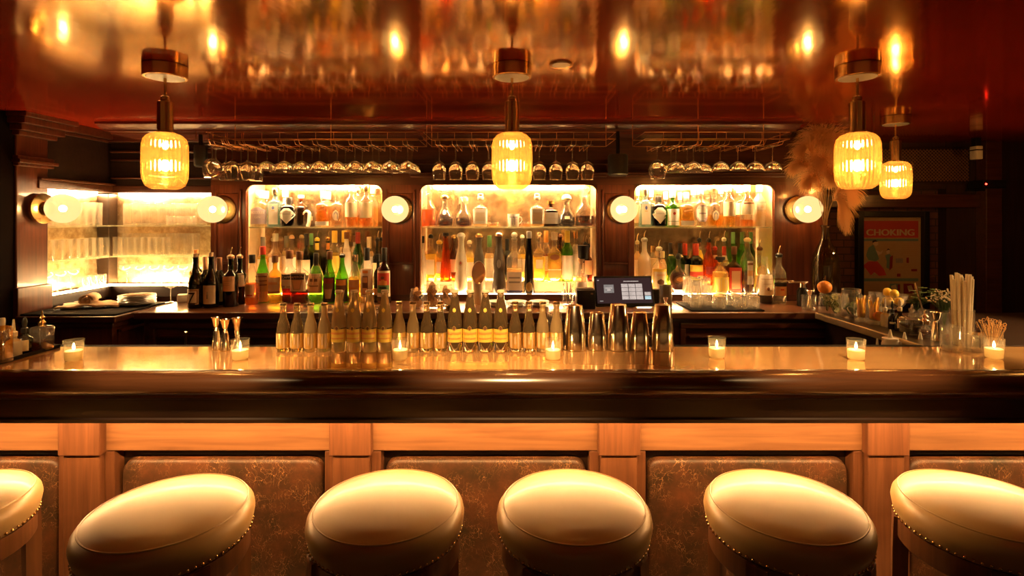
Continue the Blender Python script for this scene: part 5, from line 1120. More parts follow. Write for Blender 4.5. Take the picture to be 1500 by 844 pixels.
# ---- candles
def candle(px, Y, label):
    loc = (X(px, Y), Y, ZB)
    if 'candle' in protos: return copy_tree(protos['candle'], loc, label, 'votive candles on the bar')
    t = thing('votive_candle', label, 'candle', loc, 'votive candles on the bar')
    finish('glass_holder', LA([(.025, 0), (.027, .003), (.031, .070), (.0315, .074), (.0295, .072)], seg=28, cap1=False), M['clear'], t)
    finish('wax', LA([(.0245, .004), (.0262, .006), (.0278, .034), (.026, .036), (.004, .034)], seg=24), M['wax'], t)
    finish('wick', LA([(.0008, .033), (.0007, .042)], seg=6), M['black'], t)
    finish('flame', LA([(.0008, .039), (.0032, .043), (.0038, .047), (.0026, .054), (.0005, .062)], seg=10), M['flame'], t)
    protos['candle'] = t
for i, (px, y) in enumerate(((108, 531), (352, 530), (586, 529.5), (810, 529.5), (1050, 527), (1254, 530), (1456, 528))):
    Y = (H - ZB) * F / (y - 3 - CY)
    candle(px, Y, f'lit votive candle in clear glass, {ordl(i, 7)} of the seven along the bar')

# ---- left tray with bitters
tr = thing('bar_tray', 'black rubber tray holding squeeze bottles at the bar left end', 'tray', (-2.0, 1.95, ZB))
bm = bmesh.new(); box(bm, -2.35, -1.79, 1.80, 2.10, ZB, ZB + .004, .001)
part('base', bm, M['rubber'], tr)
bm = bmesh.new(); box(bm, -2.35, -1.785, 1.795, 1.803, ZB, ZB + .012); box(bm, -2.35, -1.785, 2.097, 2.105, ZB, ZB + .012); box(bm, -1.793, -1.785, 1.803, 2.097, ZB, ZB + .012)
part('rim', bm, M['rubber'], tr)
ZT = ZB + .0045
bottle(3, 20, 466, 1.875, ZT, 'flask', 'brown-filled squeeze bottle cut off by the left picture edge', g='clear', lq=('amber', .95), cap=('screw', 'white'), group='bitters on the tray', name='squeeze_bottle')
bottle(20, 19, 468, 1.945, ZT, 'dropper', 'cloudy squeeze bottle with pale nozzle, second on the tray', g='frost', lq=('cloudy', .9), cap=('nozzle', 'cream'), group='bitters on the tray', name='squeeze_bottle')
bottle(36, 19, 465, 2.0, ZT, 'dropper', 'dark bitters bottle with cream label and rubber bulb on the tray', g='black', lab=('cream', .12, .58, 1.2), cap=('bulb', 'black'), group='bitters on the tray', name='bitters_bottle')
bottle(61.5, 23, 455, 2.055, ZT, 'flask', 'square glass dasher bottle with brass top on the tray', g='crystal', lq=('brown', .32), cap=('pump', 'gold'), group='bitters on the tray', name='dasher_bottle')

# ------------------------------------------------------------------ back counter things
sc_ = thing('steel_cylinder', 'polished steel cylinder with slanted top standing before the centre niche', 'dispenser', (X(701, 3.30), 3.30, ZC))
r = .0425; bm = bmesh.new(); h0, h1 = Z(408, 3.30) - ZC - .03, Z(383, 3.30) - ZC
seg = 40; bot = []; top = []
for i in range(seg):
    a = 2 * PI * i / seg; x, y = r * math.cos(a), r * math.sin(a)
    bot.append(bm.verts.new((x, y, 0))); top.append(bm.verts.new((x, y, (h0 + h1) / 2 + (h1 - h0) / 2 * y / r)))
for i in range(seg): bm.faces.new((bot[i], bot[(i + 1) % seg], top[(i + 1) % seg], top[i]))
satin = plain('satin steel', (.86, .72, .54), .38, 1, vary=.05); bm.faces.new(list(reversed(bot))); finish('body', bm, satin, sc_)
bm = bmesh.new(); tp = [bm.verts.new((v_[0] * .97, v_[1] * .97, (h0 + h1) / 2 + (h1 - h0) / 2 * v_[1] * .97 / r - .002)) for v_ in [(r * math.cos(2 * PI * i / seg), r * math.sin(2 * PI * i / seg)) for i in range(seg)]]
ex = bmesh.ops.extrude_face_region(bm, geom=[bm.faces.new(tp)])
for v_ in ex['geom']:
    if isinstance(v_, bmesh.types.BMVert): v_.co.z -= .01
finish('slanted_face', bm, M['steel'], sc_)
# POS tablet
ps = thing('point_of_sale_tablet', 'black tablet till showing a keypad on the back counter', 'tablet', (X(916, 3.16), 3.16, ZC), rz=math.radians(4))
W2, H2 = .355, .185
bm = box(bmesh.new(), -W2 / 2, W2 / 2, -.008, .008, 0, H2, .005)
scr = finish('tablet', bm, M['black'], ps, (0, 0, .006), (math.radians(-20), 0, 0))
bm = bmesh.new()
def q(x0, x1, z0, z1, mi): box(bm, -W2 / 2 + W2 * x0, -W2 / 2 + W2 * x1, -.0095, -.0085, H2 * z0, H2 * z1, 0, mi)
q(.03, .97, .10, .93, 0)
for rr in range(4):
    for cc in range(3): q(.455 + cc * .123, .455 + cc * .123 + .114, .615 - rr * .132, .615 - rr * .132 + .120, 1)
q(.845, .95, .35, .46, 1); q(.845, .95, .22, .33, 2); q(.50, .76, .80, .83, 1)
q(.155, .325, .44, .71, 3); q(.18, .30, .57, .62, 1); q(.21, .27, .51, .56, 1); q(.05, .08, .84, .87, 1); q(.07, .13, .16, .19, 3)
finish('screen', bm, [emit('screen dark', (.030, .015, .014), .3), emit('screen keys', (.75, .62, .55), .22), emit('screen blue key', (.50, .68, .72), .25), emit('screen picture', (.25, .22, .20), .3)], scr, smooth=0)
bm = bmesh.new(); tube(bm, [(0, .066, .10), (0, .085, .02)], .016, 10); box(bm, -.07, .07, .02, .13, 0, .010, .003); finish('stand', bm, M['black'], ps)
pt = thing('receipt_printer', 'small black cubic receipt printer between bottles and tablet', 'printer', (X(857, 3.15), 3.15, ZC))
finish('case', box(bmesh.new(), -.055, .055, -.05, .05, 0, .112, .006), M['black'], pt)
finish('paper_slot', B(-.04, .04, -.030, -.022, .1105, .1135), M['rubber'], pt, smooth=0); finish('button', B(.025, .04, -.052, -.048, .085, .095, .001), M['steel'], pt)
finish('lid', B(-.05, .05, -.02, .045, .112, .117, .002), plain('worn black lid', (.03, .025, .02), .4), pt)
lathe_thing('black_tumbler', 'black plastic tumbler upturned over a bottle behind the printer', 'tumbler', [(.030, 0), (.031, .002), (.036, .085), (.033, .086)], M['black'], (X(853, 3.44), 3.40 + .0, Z(380, 3.40) + .004))
bm = LA([(.036, 0), (.037, .002), (.037, .128), (.034, .128), (.033, .004)], seg=28, cap1=True)
t = thing('utensil_tin', 'dented grey metal tin of bar tools right of the tablet', 'tin', (X(975, 3.2), 3.2, ZC)); finish('tin', bm, plain('dark pewter', (.30, .24, .18), .35, .8), t)
jigger(975, 3.09, ZC, .07, 'little brass-coloured jigger in front of the grey metal tin', .014)
lathe_thing('pen_cup', 'black cup of pens between the tablet and the metal tin', 'cup', [(.026, 0), (.028, .002), (.029, .095), (.026, .095)], M['black'], (X(961, 3.28), 3.28, ZC))
# stirrers in a glass behind the printer
t = tumbler('stirrer_glass', 'clear glass full of dark stirrers left of the printer', (X(832, 3.2), 3.2, ZC), .036, .10, None)
for i in range(7):
    a = i * .9; bm = bmesh.new(); tube(bm, [(X(832, 3.2) + .008 * math.cos(a), 3.2 + .008 * math.sin(a), ZC + .014), (X(832, 3.2) + .030 * math.cos(a), 3.2 + .026 * math.sin(a), ZC + .135 + .006 * (i % 3))], .002, 6)
    tag(finish('stirrer', bm, M['black'] if i % 2 else M['steel']), 'thin steel stirrer in the glass left of the printer' if i % 2 == 0 else 'thin black stirrer in the glass left of the printer', 'stirrer', 'steel stirrers' if i % 2 == 0 else 'black stirrers')
# saucer piles on the counter
for j, (px, n) in enumerate(((728, 3), (757, 3), (790, 3))):
    for i in range(n):
        o = lathe_thing('saucer', f'white saucer, {["bottom", "middle", "top"][i]} of the {["left", "middle", "right"][j]} pile before the centre niche', 'saucer', [(.03, 0), (.034, .001), (.058, .010), (.060, .013), (.056, .0125), (.03, .004)], M['white'], (X(px, 3.22), 3.22, ZC + i * .009), 'saucers before the centre niche')
# dried citrus jars
def jar(px, Y, zb, r, h, label, group='garnish jars', m='clear', name='garnish_jar'):
    t = thing(name, label, 'jar', (X(px, Y), Y, zb), group)
    finish('body', LA([(r * .9, 0), (r, .005), (r, h * .80), (r * .86, h * .88), (r * .88, h * .90), (r * .88, h)], seg=28, cap1=False), M[m], t)
    finish('rim', LA([(r * .885, h - .004), (r * .91, h - .002), (r * .885, h)], seg=24, cap0=False, cap1=False), M['crystal'], t)
    return t
def slice_(name, label, cat, loc, r, th, rot, c1, c2, group):
    bm = LA([(r * .96, -th / 2), (r, 0), (r * .96, th / 2)], seg=22)
    for k in range(8):
        a0, a1 = 2 * PI * (k + .07) / 8, 2 * PI * (k + .93) / 8
        for s in (1, -1):
            vs_ = [bm.verts.new((r * .12 * math.cos((a0 + a1) / 2), r * .12 * math.sin((a0 + a1) / 2), s * (th / 2 + .0004)))] + [bm.verts.new((r * .85 * math.cos(a0 + (a1 - a0) * j / 4), r * .85 * math.sin(a0 + (a1 - a0) * j / 4), s * (th / 2 + .0004))) for j in range(5)]
            bm.faces.new(vs_ if s > 0 else list(reversed(vs_))).material_index = 1
    return tag(finish(name, bm, [c1, c2], None, loc, rot), label, cat, group)
ORG = plain('orange rind', (.85, .28, .03), .45); ORGP = plain('orange pulp', (.95, .46, .06), .4); DRY = plain('dried citrus', (.62, .30, .09), .6); DRYP = plain('dried citrus pulp', (.78, .50, .20), .6)
GRN = plain('cucumber skin', (.06, .11, .02), .4); GRNP = plain('cucumber flesh', (.55, .55, .24), .4); LEM = plain('lemon rind', (.95, .60, .06), .4); LEMP = plain('lemon pulp', (.98, .78, .30), .4)
jl = [jar(610.5, 3.135, ZC, .040, .115, 'glass jar of dried citrus below the left edge of centre niche'), jar(632, 3.18, ZC, .048, .135, 'wide glass jar of dried orange wheels before the centre niche'), jar(653, 3.22, ZC, .042, .13, 'glass jar of dried peels beside the white ceramic bottle')]
k = 0
for j, (jx, jy, n, r) in enumerate(((610.5, 3.135, 5, .026), (632, 3.18, 6, .032), (653, 3.22, 5, .026))):
    for i in range(n):
        slice_('dried_citrus_slice', ['dried citrus slice in the left jar before the centre niche', 'dried orange wheel in the wide jar before the centre niche', 'dried peel slice in the jar beside the white ceramic bottle'][j], 'garnish', (X(jx, jy) + .006 * math.cos(i * 2.4), jy + .006 * math.sin(i * 2.4) - .004, ZC + .034 + i * .017), r, .004, (1.15 + .35 * math.sin(i * 1.7), .4 * math.cos(i * 2.3), i * 1.1), DRY, DRYP, ['dried slices in the left jar', 'dried wheels in the wide jar', 'dried peels in the right jar'][j])
t = thing('bar_brush', 'round beige brush head lying between the dried citrus jars', 'brush', (X(660, 3.06), 3.06, ZC)); bm = bmesh.new()
finish('head', LA([(.024, 0), (.028, .004), (.028, .03), (.022, .036)], seg=20), M['brass'], t)
for i in range(60):
    a = random.random() * 6.28; q_ = random.random() ** .5; tube(bm, [(.02 * q_ * math.cos(a), .02 * q_ * math.sin(a), .034), (.05 * q_ * math.cos(a), .05 * q_ * math.sin(a), .06 + .018 * (1 - q_))], .0012, 4)
finish('bristles', bm, plain('straw bristles', (.72, .48, .24), .7), t)
# mat with upturned glasses
tag(finish('bar_mat', B(X(1012, 3.05), X(1118, 3.05), 3.03, 3.33, ZC, ZC + .008, .003), M['rubber']), 'black rubber mat under the upturned glasses by right niche', 'mat')
gu = 'upturned glasses on the mat'; ZM = ZC + .0085
for i, (px, Y) in enumerate(((1007.5, 3.29), (1016, 3.21), (1019.5, 3.12), (1028.5, 3.29), (1033, 3.20))):
    tumbler('highball_glass_ribbed', f'upturned tall highball, {ordl(i, 5)} on the mat by right niche', (max(X(px, Y), X(1012, 3.05) + .042), Y, ZM), .034, .165, gu, inv=True, taper=.86)
low = [(1053, 3.09, 0), (1085, 3.09, 0), (1105, 3.08, 0), (1053.5, 3.18, 0), (1074, 3.18, 0), (1095, 3.18, 0), (1057, 3.28, 0), (1080, 3.28, 0), (1100, 3.28, 0)]
for i, (px, Y, z) in enumerate(low):
    tumbler('rocks_glass_ribbed', f'upturned low rocks glass, {["left", "middle", "right"][i % 3]} one in the {["front", "second", "rear"][i // 3]} row on the mat', (X(px, Y), Y, ZM), .040 if i not in (2,) else .030, .070, gu, inv=True, taper=.9)
# spout bottle and small glass at the right end
t = thing('spout_bottle', 'black dispenser bottle with flat steel spout beside right column', 'dispenser', (X(1176, 3.22), 3.22, ZC))
finish('body', LA([(.030, 0), (.033, .004), (.033, .09), (.022, .11), (.017, .115)], seg=24), M['black'], t)
bm = LA([(.019, .113), (.019, .135), (.014, .14)], seg=16); box(bm, -.085, .025, -.014, .014, .140, .150, .004); box(bm, -.10, -.06, -.011, .011, .150, .156, .003); finish('spout', bm, M['steel'], t)
tumbler('rocks_glass', 'clear rocks glass holding a jigger beside the black dispenser', (X(1185, 3.09), 3.09, ZC), .042, .085, None, taper=.95)
jigger(1186, 3.09, ZC + .0125, .10, 'steel jigger standing inside the clear rocks glass', .016)

# ------------------------------------------------------------------ return counter garnishes
ZR = 1.0505
def at(px, Y): return (X(px, Y), Y, ZR)
jar(1216, 2.92, ZR, .058, .118, 'wide glass jar of cucumber slices at the return counter end')
for i in range(9): slice_('cucumber_slice', 'cucumber slice in the wide jar at the return counter end', 'garnish', (X(1216, 2.92) + .024 * math.cos(i * 2.2), 2.92 - .012 + .018 * math.sin(i * 2.2), ZR + .034 + .0085 * i), .021, .005, (1.25 + .3 * math.sin(i * 2), .4 * math.cos(i * 1.3), i * .8), GRN, GRNP, 'cucumber slices')
t = thing('orange', 'whole orange resting on the cucumber jar', 'orange', (X(1208, 2.95), 2.95, ZR + .148)); finish('fruit', sphere(bmesh.new(), (0, 0, 0), .037, (1, 1, .95), 20, 14), ORG, t); finish('stem_button', LA([(.003, .0), (.004, .002)], seg=8), GRN, t, (0, 0, .0345))
jar(1247, 2.83, ZR, .052, .155, 'tall glass preserving jar of limes beside the cucumber jar')
for i in range(6): slice_('lime_wedge', 'lime slice inside the tall preserving jar', 'garnish', (X(1247, 2.83) + .02 * math.cos(i * 2.2), 2.83 + .02 * math.sin(i * 2.2), ZR + .03 + .008 * i), .022, .008, (1.0 + .3 * math.sin(i * 3), .5 * math.cos(i * 1.3), i), GRN, plain('lime flesh', (.22, .26, .06), .4), 'lime slices')
def peel_glass(px, Y, r, h, label, lab2, grp, n, whole=False):
    tumbler('rocks_glass', label, at(px, Y), r, h, 'garnish glasses', taper=.9)
    for i in range(n):
        a = i * 2.4; bm = bmesh.new(); b0 = Vector((X(px, Y) + r * .32 * math.cos(a), Y + r * .32 * math.sin(a), ZR + .02 + .006 * (i % 3)))
        rows = []
        for k in range(7):
            tt = k / 6; c_ = b0 + Vector((r * .28 * math.cos(a) * tt + .004 * math.sin(tt * 5 + i), r * .28 * math.sin(a) * tt, tt * (h - .006 + .008 * (i % 3)))); wv = Vector((-math.sin(a), math.cos(a), .0)) * .009 * (1 - .6 * tt ** 3)
            rows.append((bm.verts.new(c_ - wv), bm.verts.new(c_ + wv)))
        for a_, b_ in zip(rows, rows[1:]): bm.faces.new((a_[0], a_[1], b_[1], b_[0]))
        o = finish('citrus_peel', bm, LEM if i % 2 else ORGP, None, smooth=80); s_ = o.modifiers.new('s', 'SOLIDIFY'); s_.thickness = .0025
        tag(o, lab2[i % 2], 'garnish', grp + (' a' if i % 2 == 0 else ' b'))
peel_glass(1261.5, 2.73, .034, .095, 'glass of citrus peels, left of the two peel glasses', ('orange-coloured peel strip in the left peel glass', 'lemon peel strip in the left peel glass'), 'peels in the left glass', 8)
peel_glass(1280, 2.66, .038, .095, 'glass of orange peels, right of the two peel glasses', ('orange-coloured peel strip in the right peel glass', 'lemon peel strip in the right peel glass'), 'peels in the right glass', 6)
slice_('orange_half', 'cut orange half standing in the right peel glass', 'garnish', (X(1283, 2.66), 2.64, ZR + .045), .024, .02, (1.45, .1, 0), ORG, ORGP, None)
bottle(1296.5, 11.5, 437, 2.61, ZR, 'dropper', 'white squeeze bottle with long tip beside the peel glasses', g='frost', lq=('cloudy', .9), cap=('nozzle', 'white'), group='small bottles on the return counter', name='squeeze_bottle')
bottle(1307, 10.5, 441, 2.55, ZR, 'dropper', 'dark bitters bottle with narrow pale band, left of two', g='black', lab=('cream', .30, .40, 1.2), cap=('bulb', 'black'), group='small bottles on the return counter', name='bitters_bottle')
bottle(1318, 13, 438, 2.51, ZR, 'dropper', 'dark bitters bottle with large pale label and cream top, right of two', g='black', lab=('cream', .14, .56, 1.1), cap=('bulb', 'cream'), group='small bottles on the return counter', name='bitters_bottle')
bottle(1336, 26, 446, 2.45, ZR, 'flask', 'square smoky glass dasher bottle half full of dark liquid', g='crystal', lq=('dark', .62), cap=('pump', 'crystal'), group='small bottles on the return counter', name='dasher_bottle')
bottle(1355, 18, 455, 2.38, ZR, 'decanter', 'squat flask with steel dasher top in front of the mint', g='crystal', lq=('brown', .4), cap=('pump', 'steel'), group='small bottles on the return counter', name='dasher_bottle')
bm = bmesh.new(); p0 = Vector((X(1357, 2.55), 2.55, ZR + .03)); p1 = Vector((X(1340, 2.55), 2.55, Z(414, 2.55)))
tube(bm, [p0, p0.lerp(p1, .5), p1], .0035, 8, .005); tag(finish('muddling_spoon', bm, M['steel']), 'slim metal spoon handle leaning out of the mint glass', 'spoon')
tumbler('rocks_glass', 'clear glass holding the mint and leaning spoon', at(1357, 2.55), .034, .09, 'garnish glasses', taper=.9)
LEAF = plain('mint leaf', (.055, .10, .02), .5, vary=.4); 
def leafy(name, label, cat, px, Y, z0, n, spread, hh, m):
    bm = bmesh.new(); c0 = Vector((X(px, Y), Y, z0))
    for i in range(n):
        a = random.random() * 6.28; e = random.random(); p = c0 + Vector((math.cos(a) * spread * e, math.sin(a) * spread * e * .7, hh * (.35 + .65 * random.random())))
        tube(bm, [c0, c0.lerp(p, .6) + Vector((0, 0, .01)), p], .001, 4)
        for s in range(4):
            b = a + s * 1.6; d = Vector((math.cos(b), math.sin(b), .3)); w_ = d.cross(Vector((0, 0, 1))).normalized(); L_ = .024
            v1, v2, v3, v4, v5, v6 = [bm.verts.new(q) for q in (p, p + d * L_ * .3 + w_ * .009 + Vector((0, 0, .003)), p + d * L_ * .7 + w_ * .007, p + d * L_, p + d * L_ * .7 - w_ * .007, p + d * L_ * .3 - w_ * .009 + Vector((0, 0, .003)))]
            bm.faces.new((v1, v2, v3, v4, v5, v6))
    return tag(finish(name, bm, m, None, smooth=80), label, cat)
leafy('mint_bunch', 'bunch of fresh green mint behind the dasher bottles', 'herbs', 1344, 2.62, ZR + .07, 26, .075, .11, LEAF)
tumbler('rocks_glass', 'clear glass holding the bunch of mint', at(1344, 2.62), .036, .085, 'garnish glasses', taper=.9)
# lemons in a bowl
t = thing('glass_bowl', 'clear glass bowl of lemons behind the small bottles', 'bowl', at(1306, 2.82)); finish('bowl', LA([(.012, .048), (.035, .051), (.06, .078), (.072, .118), (.075, .128)], seg=30, cap1=False), M['crystal'], t); finish('foot', LA([(.045, 0), (.045, .003), (.012, .010), (.010, .03), (.014, .0478)], seg=24), M['crystal'], t)
for i, (dx, dy, dz) in enumerate(((-.028, -.016, .090), (.028, -.016, .090), (0, .032, .090), (.0, -.020, .131), (-.004, .022, .1335))):
    bm = bmesh.new(); sphere(bm, (0, 0, 0), .0215, (1.2, 1, 1), 18, 12); sphere(bm, (.0255, 0, 0), .005, (1.3, 1, 1), 8, 6)
    tag(finish('lemon', bm, LEM, None, (X(1306, 2.82) + dx, 2.82 + dy, ZR + dz), (0, .3 * i, i * 1.3)), ['lemon at the left of the glass bowl', 'lemon at the right of the glass bowl', 'lemon at the back of the glass bowl', 'lemon on top at the front of the glass bowl', 'topmost lemon at the back of the glass bowl'][i], 'lemon', 'lemons in the glass bowl')
for i, (px, Y, h) in enumerate(((1268, 2.86, .11), (1282, 2.95, .12), (1233, 2.962, .11))):
    jar(px, Y, ZR, .036, h, ['small faceted glass jar left of the lemon bowl', 'small faceted glass jar behind the lemon bowl', 'small faceted glass jar behind the cucumber jar'][i], m='crystal')
# baby's breath
t = thing('flower_glass', 'small clear vase behind the tall straw glass', 'vase', at(1383, 2.46)); finish('body', LA([(.03, 0), (.033, .004), (.035, .10)], seg=24, cap1=False), M['clear'], t); finish('base', LA([(.029, .001), (.03, .008)], seg=20), M['crystal'], t)
for s in range(5):
    bm = bmesh.new(); c0 = Vector((X(1383, 2.46), 2.46, ZR + .012))
    for i in range(26):
        a = random.random() * 6.28; e = random.random() ** .6; p = c0 + Vector((math.cos(a) * .06 * e + (s - 2) * .018, math.sin(a) * .045 * e, .10 + .075 * (1 - .6 * e) + .02 * random.random()))
        mid = c0 + Vector(((s - 2) * .007, 0, .09)); tube(bm, [mid, p], .0006, 4); g_ = bmesh.ops.create_icosphere(bm, subdivisions=1, radius=.0042, matrix=Matrix.Translation(p))
        for f in set(f for v in g_['verts'] for f in v.link_faces): f.material_index = 1
    tube(bm, [c0, c0 + Vector(((s - 2) * .007, 0, .09))], .0012, 5)
    tag(finish('flower_spray', bm, [LEAF, M['paper']]), f'spray of tiny white filler flowers, {ordl(s, 5)} in the small vase', 'flowers', 'sprays of white flowers')
# straws
xs, ys = X(1409, 2.16), 2.16
t = thing('straw_glass', 'tall clear glass packed with cream paper straws', 'glass', (xs, ys, 1.0585), None); ZG = 1.0585
finish('body', LA([(.039, 0), (.041, .004), (.0415, .150), (.0415, .153)], seg=32, cap1=False), M['clear'], t); finish('base', LA([(.037, .001), (.0385, .012)], seg=28), M['crystal'], t)
st = plain('cream paper straw', (.86, .76, .56), .7)
n = 0
for ri, rr in ((0, 0), (1, .0135), (2, .027)):
    for i in range([1, 6, 11][ri]):
        a = i * 2 * PI / [1, 6, 11][ri] + ri; b = rr; h = .285 + .014 * math.sin(n * 2.7)
        bm = bmesh.new(); tube(bm, [(xs + b * .88 * math.cos(a), ys + b * .88 * math.sin(a), ZG + .013), (xs + b * 1.25 * math.cos(a), ys + b * 1.25 * math.sin(a), ZG + h)], .0052, 8)
        tag(finish('paper_straw', bm, st), 'cream paper straw in the tall straw glass', 'straw', 'paper straws'); n += 1
def cut_glass(px, Y, r, h, label, zb=ZB):
    t = thing('mixing_glass', label, 'glass', (X(px, Y), Y, zb), 'cut mixing glasses')
    finish('body', LA([(r * .86, 0), (r * .95, .006)] + [(r * (1 + (.02 if k % 2 else -.02)), .012 + k * .011) for k in range(5)] + [(r, h - .004), (r * 1.01, h)], seg=28, cap1=False, ribs=14, ribd=.03), M['crystal'], t)
    finish('base', LA([(r * .85, .001), (r * .9, .014)], seg=24), M['crystal'], t)
cut_glass(1394, 2.055, .036, .095, 'cut glass tumbler standing in front of the straw glass')
cut_glass(1424, 2.055, .042, .065, 'low cut glass tumbler right of the straw glass')
px_, Yp = 1453, 2.06
t = thing('pick_glass', 'clear glass of curly wooden picks behind the rightmost candle', 'glass', (X(px_, Yp), Yp, ZB)); finish('body', LA([(.030, 0), (.032, .004), (.034, .075), (.034, .078)], seg=26, cap1=False), M['clear'], t); finish('base', LA([(.029, .001), (.03, .009)], seg=22), M['crystal'], t)
pk = plain('bamboo pick', (.60, .34, .12), .6)
for i in range(34):
    a = i * 2.4; e = math.sqrt((i + .5) / 34); bm = bmesh.new()
    b0 = Vector((X(px_, Yp) + .010 * e * math.cos(a), Yp + .010 * e * math.sin(a), ZB + .010)); b1 = b0 + Vector((.042 * e * math.cos(a), .030 * e * math.sin(a), .105 + .012 * math.sin(i * 1.9) - .02 * e))
    d = Vector((math.cos(i * 1.3), math.sin(i * 1.3), 0)); pts = [b0, b0.lerp(b1, .5), b1] + [b1 + d * .0055 * (1 - math.cos(q)) + Vector((0, 0, .0055 * math.sin(q))) for q in (.9, 1.8, 2.7, 3.6, 4.5, 5.4)]
    tube(bm, pts, .00095, 5); tag(finish('cocktail_pick', bm, pk), 'curly bamboo cocktail pick in the glass behind the rightmost candle', 'pick', 'bamboo picks')
t = thing('black_jar', 'black-lidded little jar between straws and picks', 'jar', (X(1431, 2.163), 2.163, 1.0585)); finish('body', LA([(.022, 0), (.024, .003), (.024, .05)], seg=20), M['black'], t); finish('lid', LA([(.025, .05), (.025, .062), (.02, .064)], seg=20), M['steel'], t)
# squeeze bottles down in the well
for i, (px, top, lab) in enumerate(((1304, 483, 'white squeeze bottle in the well, tallest of the right three'), (1325, 487, 'white squeeze bottle in the well, middle of the right three'), (1348, 487, 'white squeeze bottle in the well, rightmost of all'), (1285, 496, 'low white squeeze bottle in the well left of the right three'), (1266, 497, 'low white squeeze bottle in the well, leftmost of all'))):
    Y = 2.34; x = X(px, Y); zt = Z(top, Y)
    x = min(x, 1.64) if i != 2 else x
    t = thing('squeeze_bottle', lab, 'bottle', (X(px, Y), Y, .8805), 'squeeze bottles in the well'); zt -= .8805; r = .033 if i < 3 else .020
    finish('body', LA([(r * .95, 0), (r, .004), (r, zt - .062), (r * .9, zt - .05), (r * .8, zt - .048)], seg=24), plain('white soft plastic', (.80, .72, .58), .5), t)
    finish('nozzle', LA([(r * .95, zt - .052), (r * .95, zt - .038), (r * .3, zt - .034), (.003, zt)], seg=20), plain('white soft plastic', (.80, .72, .58), .5), t)

# ------------------------------------------------------------------ vase and pampas
xv, yv = X(1209, 3.24), 3.24
vz = thing('glass_vase', 'tall smoky glass demijohn vase holding pampas grass', 'vase', (xv, yv, 1.0505))
finish('body', LA([(.06, 0), (.072, .006), (.078, .05), (.078, .24), (.070, .30), (.045, .36), (.026, .40), (.022, .43), (.022, .475), (.028, .480), (.028, .488)], seg=36, cap1=False), glass('smoky bottle glass', (.42, .30, .16), .5, .06, .03, .06, (.2, .12, .05)), vz)
finish('base', LA([(.058, .002), (.06, .008)], seg=24), M['crystal'], vz)
def m_pampas(nt, out):
    d = nt.nodes.new('ShaderNodeBsdfDiffuse'); d.inputs[0].default_value = (.88, .60, .32, 1)
    t_ = nt.nodes.new('ShaderNodeBsdfTranslucent'); t_.inputs[0].default_value = (.88, .56, .26, 1)
    mx = nt.nodes.new('ShaderNodeMixShader'); mx.inputs[0].default_value = .4
    L(nt, d.outputs[0], mx.inputs[1]); L(nt, t_.outputs[0], mx.inputs[2]); L(nt, mx.outputs[0], out.inputs[0])
pmat = mat('dried pampas', m_pampas)
tops = [(1163, 246, 3.14, -.2), (1175, 222, 3.18, -.12), (1190, 206, 3.24, -.05), (1206, 202, 3.28, .02), (1223, 210, 3.24, .1), (1236, 228, 3.16, .16), (1247, 290, 3.14, .3), (1240, 334, 3.20, .3), (1203, 240, 3.08, 0), (1218, 262, 3.06, .1), (1182, 268, 3.10, -.1)]
pn = ['leftmost drooping', 'second from left', 'tall left-hand', 'tallest', 'tall right-hand', 'upper right', 'right drooping', 'lowest right drooping', 'front central', 'front right', 'front left']
for i, (px, py, Y, lean) in enumerate(tops):
    top = Vector((X(px, Y), Y, Z(py, Y))); base = Vector((xv, yv, 1.0505 + .40)); neck = Vector((xv + .002 * (i - 5), yv + .004 * math.sin(i * 2), 1.0505 + .49))
    up = max(.30, top.z - neck.z + .10); mid = neck + Vector(((top.x - neck.x) * .45, (top.y - neck.y) * .5, up * 1.05))
    bm = bmesh.new(); path = []
    for k in range(25):
        t_ = k / 24; path.append(neck * (1 - t_) ** 2 + mid * 2 * t_ * (1 - t_) + top * t_ * t_)
    tube(bm, [base] + path, .0018, 5, .0006, mi=1)
    for k in range(760):
        t_ = .34 + .66 * random.random(); j = min(23, int(t_ * 24)); p = path[j].lerp(path[j + 1], t_ * 24 - j); tg = (path[j + 1] - path[j]).normalized()
        a = random.random() * 6.28; u1 = tg.orthogonal().normalized(); u2 = tg.cross(u1); out = u1 * math.cos(a) + u2 * math.sin(a)
        env = math.sin(PI * min(1, (t_ - .34) / .66) ** .7 * .94 + .12); L_ = (.045 + .08 * random.random()) * (.5 + .8 * env)
        d = (tg * (.75 + .5 * random.random()) + out * (.30 + .35 * random.random())).normalized(); pts = [p]; 
        for q in range(4): pts.append(pts[-1] + d * L_ / 4); d = (d + Vector((lean * .08, 0, -.26 - .3 * random.random()))).normalized()
        w_ = d.cross(Vector((.3, 1, .2))).normalized() * .00115
        vv = [bm.verts.new(q + s_ * w_ * f) for q, f in zip(pts, (.7, 1, 1, .8, .25)) for s_ in (-1, 1)]
        for q in range(4): bm.faces.new((vv[2 * q], vv[2 * q + 1], vv[2 * q + 3], vv[2 * q + 2]))
    o = finish('pampas_plume', bm, [pmat, plain('dried stem', (.40, .24, .10), .8)], None, smooth=0)
    tag(o, f'dried pampas plume, {pn[i]} one in the glass vase', 'pampas grass', 'pampas plumes in the vase')

